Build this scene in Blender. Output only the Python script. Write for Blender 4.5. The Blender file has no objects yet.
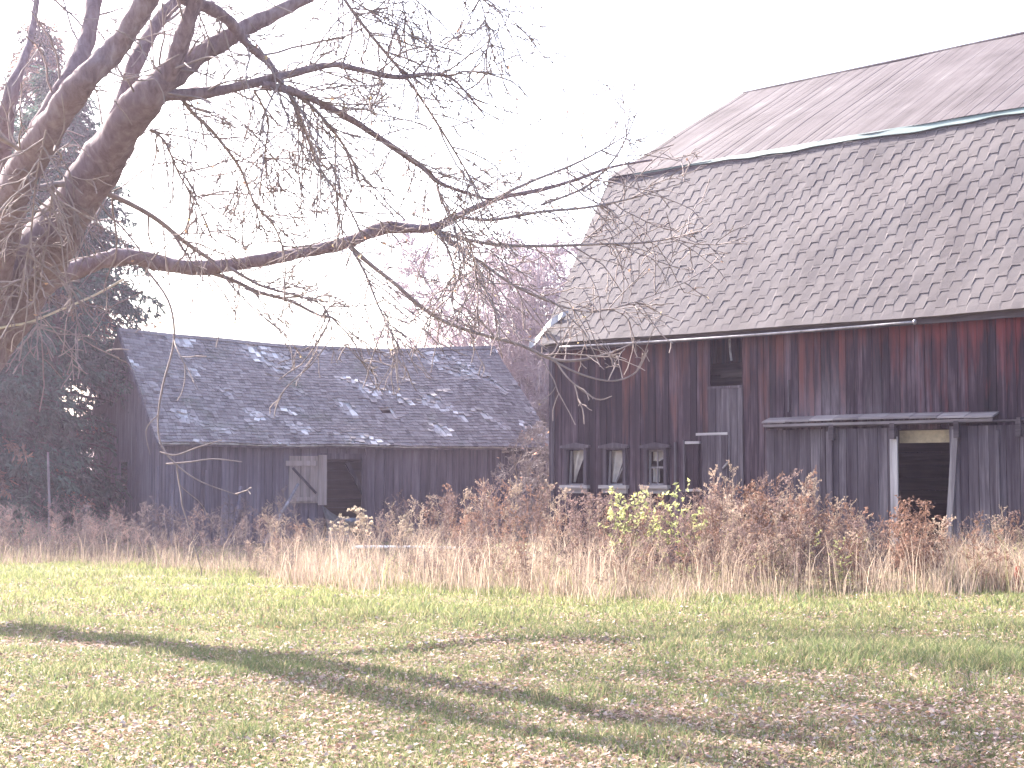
import bpy, math, random
import numpy as np
from mathutils import Vector, Matrix

random.seed(7)
RNG = np.random.default_rng(11)
R = math.radians
sc = bpy.context.scene
C = sc.collection

# ------------------------------------------------------------------ camera, sky, sun, exposure
F, HZ, CH = 1500.0, 478.0, 1.6
PITCH = math.atan((HZ - 384) / F)
cam_d = bpy.data.cameras.new('camera')
cam_d.sensor_width = 36.0
cam_d.lens = F * 36.0 / 1024.0
cam_d.clip_end = 3000
cam = bpy.data.objects.new('camera', cam_d)
C.objects.link(cam)
cam.location = (0, 0, CH)
cam.rotation_euler = (math.pi / 2 + PITCH, 0, 0)
sc.camera = cam

SUN_AZ, SUN_EL = R(-43), R(37)          # azimuth from +Y towards +X
w = bpy.data.worlds.new('World')
sc.world = w
w.use_nodes = True
nt = w.node_tree
sky = nt.nodes.new('ShaderNodeTexSky')
sky.sky_type = 'NISHITA'
sky.sun_disc = False
sky.sun_elevation = SUN_EL
sky.sun_rotation = SUN_AZ
sky.air_density = 1.0
sky.dust_density = 3.5
sky.ozone_density = 1.0
nt.links.new(sky.outputs[0], nt.nodes['Background'].inputs[0])
nt.nodes['Background'].inputs[1].default_value = 0.12
sd = bpy.data.lights.new('sun', 'SUN')
sd.energy = 4.2
sd.angle = R(0.8)
sd.color = (1.0, 0.94, 0.86)
sun = bpy.data.objects.new('sun', sd)
C.objects.link(sun)
SV = Vector((math.sin(SUN_AZ) * math.cos(SUN_EL), math.cos(SUN_AZ) * math.cos(SUN_EL), math.sin(SUN_EL)))
sun.rotation_euler = (-SV).to_track_quat('-Z', 'Y').to_euler()
sun.location = (-20, 20, 40)
vs = sc.view_settings
vs.view_transform = 'Standard'
vs.look = 'None'
vs.gamma = 1.0
vs.use_curve_mapping = False
vs.exposure = 2.78
sc.cycles.use_denoising = True
sc.cycles.max_bounces = 6
sc.cycles.diffuse_bounces = 3
sc.cycles.transparent_max_bounces = 4
sc.render.filter_size = 2.0

# ------------------------------------------------------------------ projection helpers
cp, sp = math.cos(PITCH), math.sin(PITCH)
def ray(px, py):
    x = (px - 512) / F; y = (384 - py) / F
    return np.array([x, cp - y * sp, sp + y * cp])
def at(px, py, Y):
    r = ray(px, py)
    return np.array([0, 0, CH]) + r * (Y / r[1])
def ground_at(px, py):
    r = ray(px, py)
    return np.array([0, 0, CH]) + r * (-CH / r[2])

_gs = np.random.default_rng(3)
_gw = [(_gs.uniform(.25, 2.2), _gs.uniform(0, 6.28), _gs.uniform(0, 6.28)) for _ in range(14)]
def gz(x, y):
    """gentle lumps of the lawn"""
    z = 0
    for f, a, p in _gw:
        z = z + .012 / (0.6 + f * .6) * np.sin(f * (x * np.cos(a) + y * np.sin(a)) + p)
    return z

_ns = np.random.default_rng(5)
_nw = {}
def fnoise(x, y, scale=1.0, seed=0, oct_=10):
    """smooth numpy noise, about -1..1"""
    if seed not in _nw:
        g = np.random.default_rng(100 + seed)
        _nw[seed] = [(g.uniform(.5, 3.2), g.uniform(0, 6.28), g.uniform(0, 6.28)) for _ in range(oct_)]
    z = 0
    for f, a, p in _nw[seed]:
        z = z + np.sin(f * scale * (x * np.cos(a) + y * np.sin(a)) + p)
    return z / math.sqrt(len(_nw[seed])) * .8

# ------------------------------------------------------------------ mesh builder
class MB:
    def __init__(s):
        s.v = []; s.f = []; s.c = []; s.n = 0
    def add(s, verts, faces, col=None):
        verts = np.asarray(verts, dtype=np.float64).reshape(-1, 3)
        s.v.append(verts)
        for fc in faces:
            s.f.append([i + s.n for i in fc]); s.c.append(col)
        s.n += len(verts)
    def box(s, x0, x1, y0, y1, z0, z1, col=None):
        v = [(x0, y0, z0), (x1, y0, z0), (x1, y1, z0), (x0, y1, z0), (x0, y0, z1), (x1, y0, z1), (x1, y1, z1), (x0, y1, z1)]
        s.add(v, [(3, 2, 1, 0), (4, 5, 6, 7), (0, 1, 5, 4), (1, 2, 6, 5), (2, 3, 7, 6), (3, 0, 4, 7)], col)
    def hexa(s, v8, col=None):
        s.add(v8, [(3, 2, 1, 0), (4, 5, 6, 7), (0, 1, 5, 4), (1, 2, 6, 5), (2, 3, 7, 6), (3, 0, 4, 7)], col)
    def bar(s, a, b, wx, wy, up=(0, 0, 1), col=None):
        a = Vector(a); b = Vector(b); d = (b - a).normalized()
        x = d.cross(Vector(up))
        if x.length < 1e-3: x = d.cross(Vector((1, 0, 0)))
        x.normalize(); y = x.cross(d).normalized()
        v = []
        for p in (a, b):
            for (i, j) in ((-1, -1), (1, -1), (1, 1), (-1, 1)):
                v.append(tuple(p + x * i * wx / 2 + y * j * wy / 2))
        s.hexa(v, col)
    def prism(s, poly_xz, y0, y1, col=None):
        n = len(poly_xz)
        v = [(x, y0, z) for x, z in poly_xz] + [(x, y1, z) for x, z in poly_xz]
        f = [tuple(range(n)), tuple(range(2 * n - 1, n - 1, -1))]
        f += [(i, i + n, (i + 1) % n + n, (i + 1) % n) for i in range(n)]
        s.add(v, f, col)
    def tube(s, pts, rad, k=6, col=None, bump=0.0, cap=True):
        pts = np.asarray(pts, float); n = len(pts)
        rad = np.broadcast_to(np.asarray(rad, float), (n,))
        tan = np.gradient(pts, axis=0)
        tan /= np.linalg.norm(tan, axis=1)[:, None] + 1e-9
        up = np.array([0, 0, 1.0]) if abs(tan[0][2]) < .9 else np.array([1.0, 0, 0])
        u = np.cross(tan[0], up); u /= np.linalg.norm(u)
        us = [u]
        for i in range(1, n):
            u = us[-1] - tan[i] * np.dot(us[-1], tan[i]); u /= np.linalg.norm(u) + 1e-9
            us.append(u)
        us = np.array(us); vs_ = np.cross(tan, us)
        ang = np.arange(k) * 2 * math.pi / k
        rr = rad[:, None] * (1 + (bump * RNG.uniform(-1, 1, (n, k)) if bump else 0))
        ring = pts[:, None, :] + rr[..., None] * (us[:, None, :] * np.cos(ang)[None, :, None] + vs_[:, None, :] * np.sin(ang)[None, :, None])
        f = []
        for i in range(n - 1):
            for j in range(k):
                j2 = (j + 1) % k
                f.append((i * k + j, i * k + j2, (i + 1) * k + j2, (i + 1) * k + j))
        if cap:
            f.append(tuple(range(k - 1, -1, -1))); f.append(tuple(range((n - 1) * k, n * k)))
        s.add(ring.reshape(-1, 3), f, col)
    def build(s, name, mat, parent=None, smooth=False, loc=None):
        me = bpy.data.meshes.new(name)
        V = np.concatenate(s.v) if s.v else np.zeros((0, 3))
        if loc is not None: V = V - np.asarray(loc)
        me.from_pydata(V.tolist(), [], s.f)
        if any(c is not None for c in s.c):
            a = me.attributes.new('rnd', 'FLOAT', 'FACE')
            a.data.foreach_set('value', np.array([0.5 if c is None else c for c in s.c], dtype=np.float32))
        if smooth: me.shade_smooth()
        me.materials.append(mat)
        me.update()
        o = bpy.data.objects.new(name, me); C.objects.link(o)
        if parent is not None: o.parent = parent
        elif loc is not None: o.location = tuple(loc)
        return o

def np_mesh(name, V, faces, mat, cols=None, parent=None, loc=None, smooth=False):
    """faces: (n,3) or (n,4) int array; cols: (nverts,3)"""
    V = np.asarray(V, np.float32)
    if loc is not None: V = V - np.asarray(loc, np.float32)
    n, k = faces.shape
    me = bpy.data.meshes.new(name)
    me.vertices.add(len(V)); me.vertices.foreach_set('co', V.ravel())
    me.loops.add(n * k); me.loops.foreach_set('vertex_index', faces.astype(np.int32).ravel())
    me.polygons.add(n)
    me.polygons.foreach_set('loop_start', np.arange(0, n * k, k, dtype=np.int32))
    me.polygons.foreach_set('loop_total', np.full(n, k, dtype=np.int32))
    if smooth: me.polygons.foreach_set('use_smooth', np.ones(n, dtype=bool))
    if cols is not None:
        a = me.attributes.new('Col', 'FLOAT_COLOR', 'POINT')
        c4 = np.ones((len(V), 4), np.float32); c4[:, :3] = cols
        a.data.foreach_set('color', c4.ravel())
    me.materials.append(mat)
    me.update(calc_edges=True); me.validate()
    o = bpy.data.objects.new(name, me); C.objects.link(o)
    if parent is not None: o.parent = parent
    elif loc is not None: o.location = tuple(float(q) for q in loc)
    return o

def tag(o, label, cat, group=None, kind=None):
    o['label'] = label; o['category'] = cat
    if group: o['group'] = group
    if kind: o['kind'] = kind
    return o
def empty(name, loc, rz=0.0):
    o = bpy.data.objects.new(name, None); C.objects.link(o)
    o.location = tuple(float(q) for q in loc); o.rotation_euler = (0, 0, rz)
    o.empty_display_size = .3
    return o

# ------------------------------------------------------------------ materials
class NT:
    def __init__(s, name, rough=.85, spec=.25):
        s.m = bpy.data.materials.new(name); s.m.use_nodes = True
        s.t = s.m.node_tree; s.b = s.t.nodes['Principled BSDF']
        s.b.inputs['Roughness'].default_value = rough
        s.b.inputs['Specular IOR Level'].default_value = spec
    def n(s, typ, **kw):
        q = s.t.nodes.new(typ)
        for k, v in kw.items(): setattr(q, k, v)
        return q
    def l(s, a, b): s.t.links.new(a, b)
    def coords(s, scale=(1, 1, 1), kind='Object'):
        tc = s.n('ShaderNodeTexCoord'); mp = s.n('ShaderNodeMapping')
        mp.inputs['Scale'].default_value = scale
        s.l(tc.outputs[kind], mp.inputs[0]); return mp.outputs[0]
    def noise(s, co, scale, detail=4, rough=.55, dist=0.0):
        q = s.n('ShaderNodeTexNoise')
        q.inputs['Scale'].default_value = scale; q.inputs['Detail'].default_value = detail
        q.inputs['Roughness'].default_value = rough; q.inputs['Distortion'].default_value = dist
        s.l(co, q.inputs['Vector']); return q.outputs['Fac']
    def ramp(s, fac, stops):
        q = s.n('ShaderNodeValToRGB'); e = q.color_ramp.elements
        while len(e) < len(stops): e.new(.5)
        for i, (p, c) in enumerate(stops):
            e[i].position = p; e[i].color = (*c, 1) if len(c) == 3 else c
        s.l(fac, q.inputs[0]); return q.outputs[0]
    def mix(s, fac, a, b, mode='MIX'):
        q = s.n('ShaderNodeMix', data_type='RGBA', blend_type=mode)
        if isinstance(fac, (int, float)): q.inputs[0].default_value = fac
        else: s.l(fac, q.inputs[0])
        for i, x in ((6, a), (7, b)):
            if isinstance(x, tuple): q.inputs[i].default_value = (*x, 1)
            else: s.l(x, q.inputs[i])
        return q.outputs[2]
    def math(s, op, a, b=0.0, clamp=False):
        q = s.n('ShaderNodeMath', operation=op); q.use_clamp = clamp
        for i, x in ((0, a), (1, b)):
            if isinstance(x, (int, float)): q.inputs[i].default_value = x
            else: s.l(x, q.inputs[i])
        return q.outputs[0]
    def bump(s, h, strength=.4, dist=.02):
        q = s.n('ShaderNodeBump'); q.inputs['Strength'].default_value = strength; q.inputs['Distance'].default_value = dist
        s.l(h, q.inputs['Height']); s.l(q.outputs[0], s.b.inputs['Normal'])
    def col(s, c): 
        if isinstance(c, tuple): s.b.inputs['Base Color'].default_value = (*c, 1)
        else: s.l(c, s.b.inputs['Base Color'])
    def attr(s, name):
        q = s.n('ShaderNodeAttribute'); q.attribute_name = name; return q

def wood(name, dark, mid, light, axis='z', accent=None, streak=7.0, bstr=.5, zfade=None, rv=.24):
    """weathered boards: long grain along one axis, tone per board ('rnd'), stains"""
    s = NT(name, .9, .2)
    sc_ = {'z': (1, 1, .045), 'x': (.045, 1, 1), 'y': (1, .045, 1)}[axis]
    co = s.coords(sc_)
    g1 = s.noise(co, streak, 5, .65, .3)
    g2 = s.noise(co, streak * 5, 3, .6)
    big = s.noise(s.coords((.9, .9, .45)), 1.1, 4, .6)
    at_ = s.attr('rnd').outputs['Fac']
    f = s.math('ADD', s.math('MULTIPLY', s.math('SUBTRACT', g1, .5), .85), s.math('MULTIPLY', g2, .36))
    f = s.math('ADD', f, .245)
    f = s.math('ADD', f, s.math('MULTIPLY', s.math('SUBTRACT', at_, .5), rv))
    f = s.math('ADD', f, s.math('MULTIPLY', s.math('SUBTRACT', big, .5), .5))
    c = s.ramp(f, [(.22, dark), (.46, mid), (.72, light)])
    if accent:
        # remains of old red paint, thickest high under the eaves, broken up by the grain
        sx = s.n('ShaderNodeSeparateXYZ'); s.l(s.coords(), sx.inputs[0])
        zf = s.n('ShaderNodeMapRange'); s.l(sx.outputs['Z'], zf.inputs[0])
        zf.inputs[1].default_value, zf.inputs[2].default_value = zfade[0], zfade[1]
        ze = s.n('ShaderNodeMapRange'); s.l(sx.outputs['Z'], ze.inputs[0])
        ze.inputs[1].default_value, ze.inputs[2].default_value = zfade[1] - .95, zfade[1] - .25
        xf = s.n('ShaderNodeMapRange'); s.l(sx.outputs['X'], xf.inputs[0])
        xf.inputs[1].default_value, xf.inputs[2].default_value = 5.0, 11.0
        st = s.noise(s.coords((1, 1, .10)), 4.2, 5, .7)
        m = s.math('ADD', s.math('ADD', s.math('MULTIPLY', zf.outputs[0], .60), s.math('MULTIPLY', s.math('MULTIPLY', ze.outputs[0], xf.outputs[0]), .45)), s.math('MULTIPLY', s.math('SUBTRACT', st, .5), 1.9))
        m = s.math('ADD', m, s.math('MULTIPLY', s.math('SUBTRACT', at_, .5), .3))
        m = s.math('MULTIPLY', s.math('SUBTRACT', m, .36), 2.4, True)
        # bleached run-off stains above the door hood
        wx = s.n('ShaderNodeMapRange'); s.l(s.math('ABSOLUTE', s.math('SUBTRACT', sx.outputs['X'], 6.75)), wx.inputs[0])
        wx.inputs[1].default_value, wx.inputs[2].default_value = 1.7, .2
        wz = s.n('ShaderNodeMapRange'); s.l(sx.outputs['Z'], wz.inputs[0])
        wz.inputs[1].default_value, wz.inputs[2].default_value = 4.0, 2.75
        wm = s.math('MULTIPLY', s.math('MULTIPLY', wx.outputs[0], wz.outputs[0]), s.math('MULTIPLY', s.math('SUBTRACT', st, .42), 5.0, True), True)
        c = s.mix(s.math('MULTIPLY', wm, .7), c, (.21, .175, .20))
        red = s.mix(xf.outputs[0], accent[0], accent[1])
        c = s.mix(s.math('MULTIPLY', m, .85), c, red)
    s.col(c)
    s.bump(s.math('ADD', g2, g1), bstr, .012)
    return s.m

def foliage_mat(name, trans=.45, rough=.75):
    """colour from the 'Col' attribute, light passing through thin blades"""
    s = NT(name, rough, .2)
    c = s.attr('Col').outputs['Color']
    s.l(c, s.b.inputs['Base Color'])
    tr = s.n('ShaderNodeBsdfTranslucent'); s.l(c, tr.inputs['Color'])
    mx = s.n('ShaderNodeMixShader'); mx.inputs[0].default_value = trans
    s.l(s.b.outputs[0], mx.inputs[1]); s.l(tr.outputs[0], mx.inputs[2])
    s.l(mx.outputs[0], s.t.nodes['Material Output'].inputs['Surface'])
    return s.m

def plain(name, c, rough=.7, spec=.3, var=.25, metal=0.0, scale=8):
    s = NT(name, rough, spec)
    co = s.coords()
    n1 = s.noise(co, scale, 4, .6)
    s.col(s.ramp(n1, [(.3, tuple(x * (1 - var) for x in c)), (.7, tuple(min(1, x * (1 + var)) for x in c))]))
    s.b.inputs['Metallic'].default_value = metal
    s.bump(n1, .2, .01)
    return s.m

M = {}
M['barn_wood'] = wood('barn_siding', (.008, .005, .009), (.028, .0165, .025), (.13, .09, .11), accent=((.10, .036, .028), (.14, .022, .024)), zfade=(1.4, 4.8), rv=.16)
M['barn_grey'] = wood('grey_door_boards', (.028, .020, .029), (.062, .050, .062), (.165, .143, .16), streak=9)
M['trim_wood'] = wood('pale_trim_wood', (.12, .105, .115), (.25, .225, .235), (.42, .39, .40), streak=10)
M['trim_wood_x'] = wood('pale_trim_wood_level', (.12, .105, .115), (.25, .225, .235), (.42, .39, .40), axis='x', streak=10)
M['hood_wood'] = wood('hood_boards', (.09, .075, .085), (.17, .15, .16), (.28, .255, .265), axis='x', streak=10)
M['dark_trim'] = wood('dark_trim_wood', (.03, .024, .03), (.07, .056, .064), (.15, .13, .14), axis='x')
M['shed_wood'] = wood('shed_siding', (.05, .041, .053), (.10, .085, .105), (.19, .168, .195), streak=8, rv=.16)
M['shed_door'] = wood('pale_shed_door', (.15, .118, .11), (.26, .21, .195), (.38, .32, .30), streak=8)
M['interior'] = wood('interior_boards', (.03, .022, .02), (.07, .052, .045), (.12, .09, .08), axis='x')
M['yellow_board'] = plain('yellowed_board', (.27, .215, .14), .8)
M['curtain'] = plain('faded_cloth', (.36, .32, .30), .9, .1, .15)
M['galv'] = plain('galvanised_metal', (.26, .24, .26), .5, .4, .4, .3)
M['scrap'] = plain('grey_sheet_metal', (.20, .195, .21), .5, .5, .3, .4)
M['rust'] = plain('red_rust_paint', (.25, .05, .03), .8, .2, .5)
M['white_pipe'] = plain('white_plastic', (.72, .72, .74), .5, .4, .1)
M['glass'] = NT('dusty_glass', .25, .5).m
M['glass'].node_tree.nodes['Principled BSDF'].inputs['Base Color'].default_value = (.10, .10, .12, 1)
M['concrete'] = plain('old_floor', (.10, .09, .085), .95)
M['rope'] = plain('pale_rope', (.45, .38, .29), .9)
def flash_mat():
    s = NT('verdigris_flashing', .6, .35)
    n = s.noise(s.coords((.6, 1, 1)), 5, 4, .6)
    s.col(s.ramp(n, [(.3, (.075, .11, .112)), (.55, (.11, .155, .155)), (.75, (.16, .19, .19))]))
    return s.m
M['flashing'] = flash_mat()
def shingle_mat():
    s = NT('asphalt_lock_shingles', .9, .25)
    co = s.coords()
    big = s.noise(s.coords((1, .35, .35)), 1.3, 4, .6)
    fine = s.noise(co, 60, 2, .6)
    rn = s.attr('rnd').outputs['Fac']
    f = s.math('ADD', s.math('MULTIPLY', big, .7), s.math('MULTIPLY', fine, .15))
    f = s.math('ADD', f, s.math('MULTIPLY', s.math('SUBTRACT', rn, .5), .10))
    s.col(s.ramp(f, [(.25, (.062, .051, .055)), (.5, (.09, .077, .081)), (.75, (.125, .110, .112))]))
    s.bump(fine, .35, .01)
    return s.m
M['lock_shingle'] = shingle_mat()
def metal_roof_mat():
    s = NT('rusting_sheet_roof', .85, .15)
    st = s.noise(s.coords((1, .04, .04)), 3.6, 6, .7)
    st2 = s.noise(s.coords((1, .02, .02)), 24, 3, .6)
    big = s.noise(s.coords(), .7, 4, .6)
    f = s.math('ADD', s.math('MULTIPLY', st, .6), s.math('ADD', s.math('MULTIPLY', st2, .3), s.math('MULTIPLY', s.math('SUBTRACT', big, .5), .4)))
    s.col(s.ramp(f, [(.32, (.026, .018, .021)), (.43, (.050, .039, .044)), (.55, (.072, .060, .065)), (.66, (.15, .135, .14))]))
    s.bump(st2, .2, .01)
    return s.m
M['sheet_roof'] = metal_roof_mat()
def wood_shingle_mat():
    s = NT('split_wood_shingles', .9, .2)
    rn = s.attr('rnd').outputs['Fac']
    g = s.noise(s.coords((1, .12, .12)), 30, 3, .6)
    moss = s.noise(s.coords((1, 1, 1)), .9, 5, .65)
    f = s.math('ADD', rn, s.math('MULTIPLY', s.math('SUBTRACT', g, .5), .35))
    c = s.ramp(f, [(.05, (.07, .058, .060)), (.35, (.185, .16, .163)), (.62, (.28, .25, .25)), (.9, (.56, .52, .52))])
    c = s.mix(s.math('MULTIPLY', s.math('SUBTRACT', moss, .56), 4.0, True), c, (.085, .095, .07))
    s.col(c); s.bump(g, .4, .006)
    return s.m
M['wood_shingle'] = wood_shingle_mat()
def bark(name, c0, c1, c2, sc_=14):
    s = NT(name, .9, .2)
    co = s.coords((1, 1, .35))
    n1 = s.noise(co, sc_, 6, .65, .4); n2 = s.noise(s.coords(), 1.7, 3, .5)
    f = s.math('ADD', s.math('MULTIPLY', n1, .7), s.math('MULTIPLY', n2, .3))
    s.col(s.ramp(f, [(.3, c0), (.5, c1), (.72, c2)]))
    s.bump(n1, .8, .03)
    return s.m
M['bark'] = bark('rough_bark', (.075, .048, .054), (.155, .112, .122), (.25, .20, .215))
M['twig'] = bark('twig_bark', (.13, .10, .10), (.20, .16, .155), (.30, .25, .24), 5)
M['pale_twig'] = bark('pale_twig_bark', (.25, .19, .21), (.37, .30, .32), (.48, .42, .42), 5)
M['dark_bark'] = bark('conifer_bark', (.03, .024, .022), (.06, .048, .045), (.10, .085, .08))
M['needles'] = foliage_mat('conifer_needles', .25)
M['leaf'] = foliage_mat('thin_leaves', .5)
M['grass'] = foliage_mat('grass_blades', .42)
M['dry'] = foliage_mat('dry_stems', .38)
M['litter'] = foliage_mat('fallen_leaf', .25)
def ground_mat():
    s = NT('lawn_soil', .95, .15)
    co = s.coords()
    a = s.noise(co, .55, 5, .6); b = s.noise(co, 7, 5, .7); c = s.noise(co, 45, 3, .7)
    f = s.math('ADD', s.math('MULTIPLY', a, .45), s.math('ADD', s.math('MULTIPLY', b, .35), s.math('MULTIPLY', c, .3)))
    s.col(s.ramp(f, [(.36, (.055, .075, .022)), (.48, (.10, .105, .04)), (.58, (.15, .115, .07)), (.72, (.20, .145, .10))]))
    s.bump(c, .6, .02)
    return s.m
M['ground'] = ground_mat()

# ------------------------------------------------------------------ ground sheet
def build_ground():
    def axis(lo, hi, n, far):
        core = np.linspace(lo, hi, n)
        t = np.geomspace(1, far, 26)
        return np.concatenate([lo - t[::-1], core, hi + t])
    xs = axis(-14, 16, 150, 450); ys = axis(2, 44, 210, 700)
    X, Y = np.meshgrid(xs, ys)
    Z = gz(X, Y) * np.clip(1.5 - np.hypot(X, Y - 20) / 60, 0, 1)
    V = np.stack([X, Y, Z], -1).reshape(-1, 3)
    nx = len(xs); ny = len(ys)
    i, j = np.meshgrid(np.arange(nx - 1), np.arange(ny - 1))
    a = (j * nx + i).ravel()
    Fc = np.stack([a, a + 1, a + nx + 1, a + nx], 1)
    o = np_mesh('ground', V, Fc, M['ground'], smooth=True)
    o['kind'] = 'structure'
build_ground()
# thin violet haze volume, added to stand in for veiling lens glare
def build_glare_haze():
    mb = MB(); mb.box(-520, 520, -760, 780, -1.3, 24.0)
    m = bpy.data.materials.new('haze'); m.use_nodes = True
    t = m.node_tree; t.nodes.clear()
    out = t.nodes.new('ShaderNodeOutputMaterial'); v = t.nodes.new('ShaderNodeVolumePrincipled')
    v.inputs['Color'].default_value = (.86, .74, 1.0, 1); v.inputs['Density'].default_value = .00072
    v.inputs['Anisotropy'].default_value = .6
    t.links.new(v.outputs[0], out.inputs['Volume'])
    o = mb.build('haze', m); o['kind'] = 'stuff'; o['label'] = 'thin haze added to stand in for lens glare'; o['category'] = 'haze'
build_glare_haze()

# ================================================================== BARN
TH = R(-42)
B0 = at(551, 345, 32.0); B0[2] = 0.0
def to_local(origin, rz, P):
    d = np.asarray(P, float) - origin
    c, s_ = math.cos(-rz), math.sin(-rz)
    return np.array([d[0] * c - d[1] * s_, d[0] * s_ + d[1] * c, d[2]])
def on_plane(origin, rz, px, py, yl=0.0):
    """pixel -> local (x, z) on the building's plane y = yl"""
    o = to_local(origin, rz, np.array([0, 0, CH])); q = to_local(np.zeros(3), rz, ray(px, py))
    t = (yl - o[1]) / q[1]
    p = o + q * t
    return p[0], p[2]
def on_xplane(origin, rz, px, py, xl=0.0):
    o = to_local(origin, rz, np.array([0, 0, CH])); q = to_local(np.zeros(3), rz, ray(px, py))
    t = (xl - o[0]) / q[0]
    p = o + q * t
    return p[1], p[2]
def bp(px, py, yl=0.0): return on_plane(B0, TH, px, py, yl)
BL = 18.0
barn = tag(empty('barn', B0, TH), 'big dark wooden barn with a gambrel roof of grey lock shingles and sheet metal', 'barn')

def boards(mb, x0, x1, z0, ztop, holes, y0=0.0, th=.024, bw=.165, gap=.010, jit=.009, rng=random, zj=0.0):
    """vertical plank wall in the plane y=y0, planks cut round the holes (xa, xb, za, zb)"""
    edges = [x0]
    while edges[-1] < x1 - .08:
        edges.append(min(x1, edges[-1] + bw * rng.uniform(.75, 1.25)))
    edges[-1] = x1
    cuts = sorted(set([e for e in edges] + [h for q in holes for h in q[:2] if x0 < h < x1]))
    tone = {}
    for a, b in zip(cuts[:-1], cuts[1:]):
        if b - a < 1e-4: continue
        m = (a + b) / 2
        bi = max(i for i, e in enumerate(edges) if e <= m + 1e-6)
        if bi not in tone: tone[bi] = (rng.random(), rng.uniform(-jit, jit), rng.uniform(-zj, zj))
        t, dy, dz = tone[bi]
        segs = [(z0 + dz, ztop(m))]
        for (xa, xb, za, zb) in holes:
            if xa < m < xb:
                ns = []
                for (s0, s1) in segs:
                    if zb <= s0 or za >= s1: ns.append((s0, s1)); continue
                    if za > s0: ns.append((s0, za))
                    if zb < s1: ns.append((zb, s1))
                segs = ns
        ga = gap / 2 if any(abs(a - e) < 1e-6 for e in edges) else 0
        gb = gap / 2 if any(abs(b - e) < 1e-6 for e in edges) else 0
        for s0, s1 in segs:
            if s1 - s0 < .01: continue
            za_, zb_ = (ztop(a), ztop(b)) if abs(s1 - ztop(m)) < 1e-6 else (s1, s1)
            v = [(a + ga, y0 + dy, s0), (b - gb, y0 + dy, s0), (b - gb, y0 + th + dy, s0), (a + ga, y0 + th + dy, s0),
                 (a + ga, y0 + dy, za_), (b - gb, y0 + dy, zb_), (b - gb, y0 + th + dy, zb_), (a + ga, y0 + th + dy, za_)]
            mb.hexa(v, t)

ZE = at(551, 345, 32.0)[2]
def solve_w(px, py, origin, rz):
    """pixel -> (y, z) in the building's x=0 plane"""
    return on_xplane(origin, rz, px, py, 0.0)
BRK = solve_w(612, 178, B0, TH); RDG = solve_w(746, 94, B0, TH)
BW2 = RDG[0]
print('barn break', BRK, 'ridge', RDG, 'eave', ZE)

def rect(p0, p1, yl=0.0):
    x0, z1 = bp(*p0, yl); x1, z0 = bp(*p1, yl)
    return x0, x1, z0, z1
hay = rect((710, 342), (742, 388))
hay = (hay[0], hay[1], bp(726, 387)[1], bp(726, 338)[1])
dx0 = bp(897, 430)[0]; dx1 = bp(951, 430)[0]
door = (dx0, dx1, -.2, bp(924, 429)[1])
wins = []
for (pa, pb, pt, pbm) in ((568, 585, 450, 485), (607, 624, 450, 485), (648, 665, 450, 485)):
    xa = bp(pa, 468)[0]; xb = bp(pb, 468)[0]
    wins.append((xa, xb, bp((pa + pb) / 2, pbm)[1], bp((pa + pb) / 2, pt)[1]))
mb = MB()
boards(mb, 0, BL, -.15, lambda x: ZE + .12, [hay, door] + wins)
mb.build('front_wall', M['barn_wood'], barn)
# rear wall and gables
mb = MB()
boards(mb, 0, BL, -.15, lambda x: ZE + .1, [], y0=2 * BW2 - .03)
mb.build('rear_wall', M['barn_wood'], barn)
def gam(y):
    y = y if y <= BW2 else 2 * BW2 - y
    if y < BRK[0]: return ZE + (BRK[1] - ZE) * y / BRK[0]
    return BRK[1] + (RDG[1] - BRK[1]) * (y - BRK[0]) / (BW2 - BRK[0])
for xg in (0.005, BL - .035):
    mb = MB()
    boards(mb, .03, 2 * BW2 - .03, -.15, lambda q: gam(q) - .12, [])
    g = MB()
    for vv in mb.v: g.v.append(np.stack([xg + vv[:, 1], vv[:, 0], vv[:, 2]], 1))
    g.f = [f[::-1] for f in mb.f]; g.c = mb.c; g.n = mb.n
    g.build('gable_wall', M['barn_wood'], barn)
# corner post, interior partition and floor
mb = MB()
mb.box(-.03, .11, -.035, -.012, -.1, ZE - .02, .15)
mb.build('corner_board', M['barn_grey'], barn)
mb = MB()
mb.box(.1, BL - .1, .1, 2 * BW2 - .1, -.05, .03)
mb.build('floor', M['concrete'], barn)
mb = MB()
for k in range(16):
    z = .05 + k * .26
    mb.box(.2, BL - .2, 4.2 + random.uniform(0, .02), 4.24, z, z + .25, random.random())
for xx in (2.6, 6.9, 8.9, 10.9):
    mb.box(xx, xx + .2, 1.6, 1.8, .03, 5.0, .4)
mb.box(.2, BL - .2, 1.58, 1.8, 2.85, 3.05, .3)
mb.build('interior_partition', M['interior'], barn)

# ---- lower roof: interlocking asphalt shingles, real tabs
OV = .30
def lower_frame():
    e = np.array([-OV, bp(549, 346, -OV)[1] + .05])   # (y, z) flared eave edge
    return e
LE = lower_frame()
sl = math.hypot(BRK[0] - LE[0], BRK[1] - LE[1]) + .02
dirS = np.array([(BRK[0] - LE[0]) / sl, (BRK[1] - LE[1]) / sl])
nrm = np.array([-dirS[1], dirS[0]])        # outward (towards -y, +z)
XL, XR = -.06, BL + .3
def wave(x, s_):
    return .012 * fnoise(x, s_ * 1.5, .8, 1) + .004 * fnoise(x, s_, 2.6, 2)
def rp(x, s_, h):
    h2 = h + wave(x, s_)
    sag = -.05 * np.sin(np.clip((x - 1.5) / 6, 0, math.pi)) * (1 - s_ / sl)
    return np.stack([x, LE[0] + dirS[0] * s_ + nrm[0] * h2, LE[1] + dirS[1] * s_ + nrm[1] * h2 + sag], -1)
mb = MB()
ROW, PER, TABD, TK = .205, .40, .155, .0145
nr = int(math.ceil(sl / ROW)) + 1
g = np.random.default_rng(21)
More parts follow.
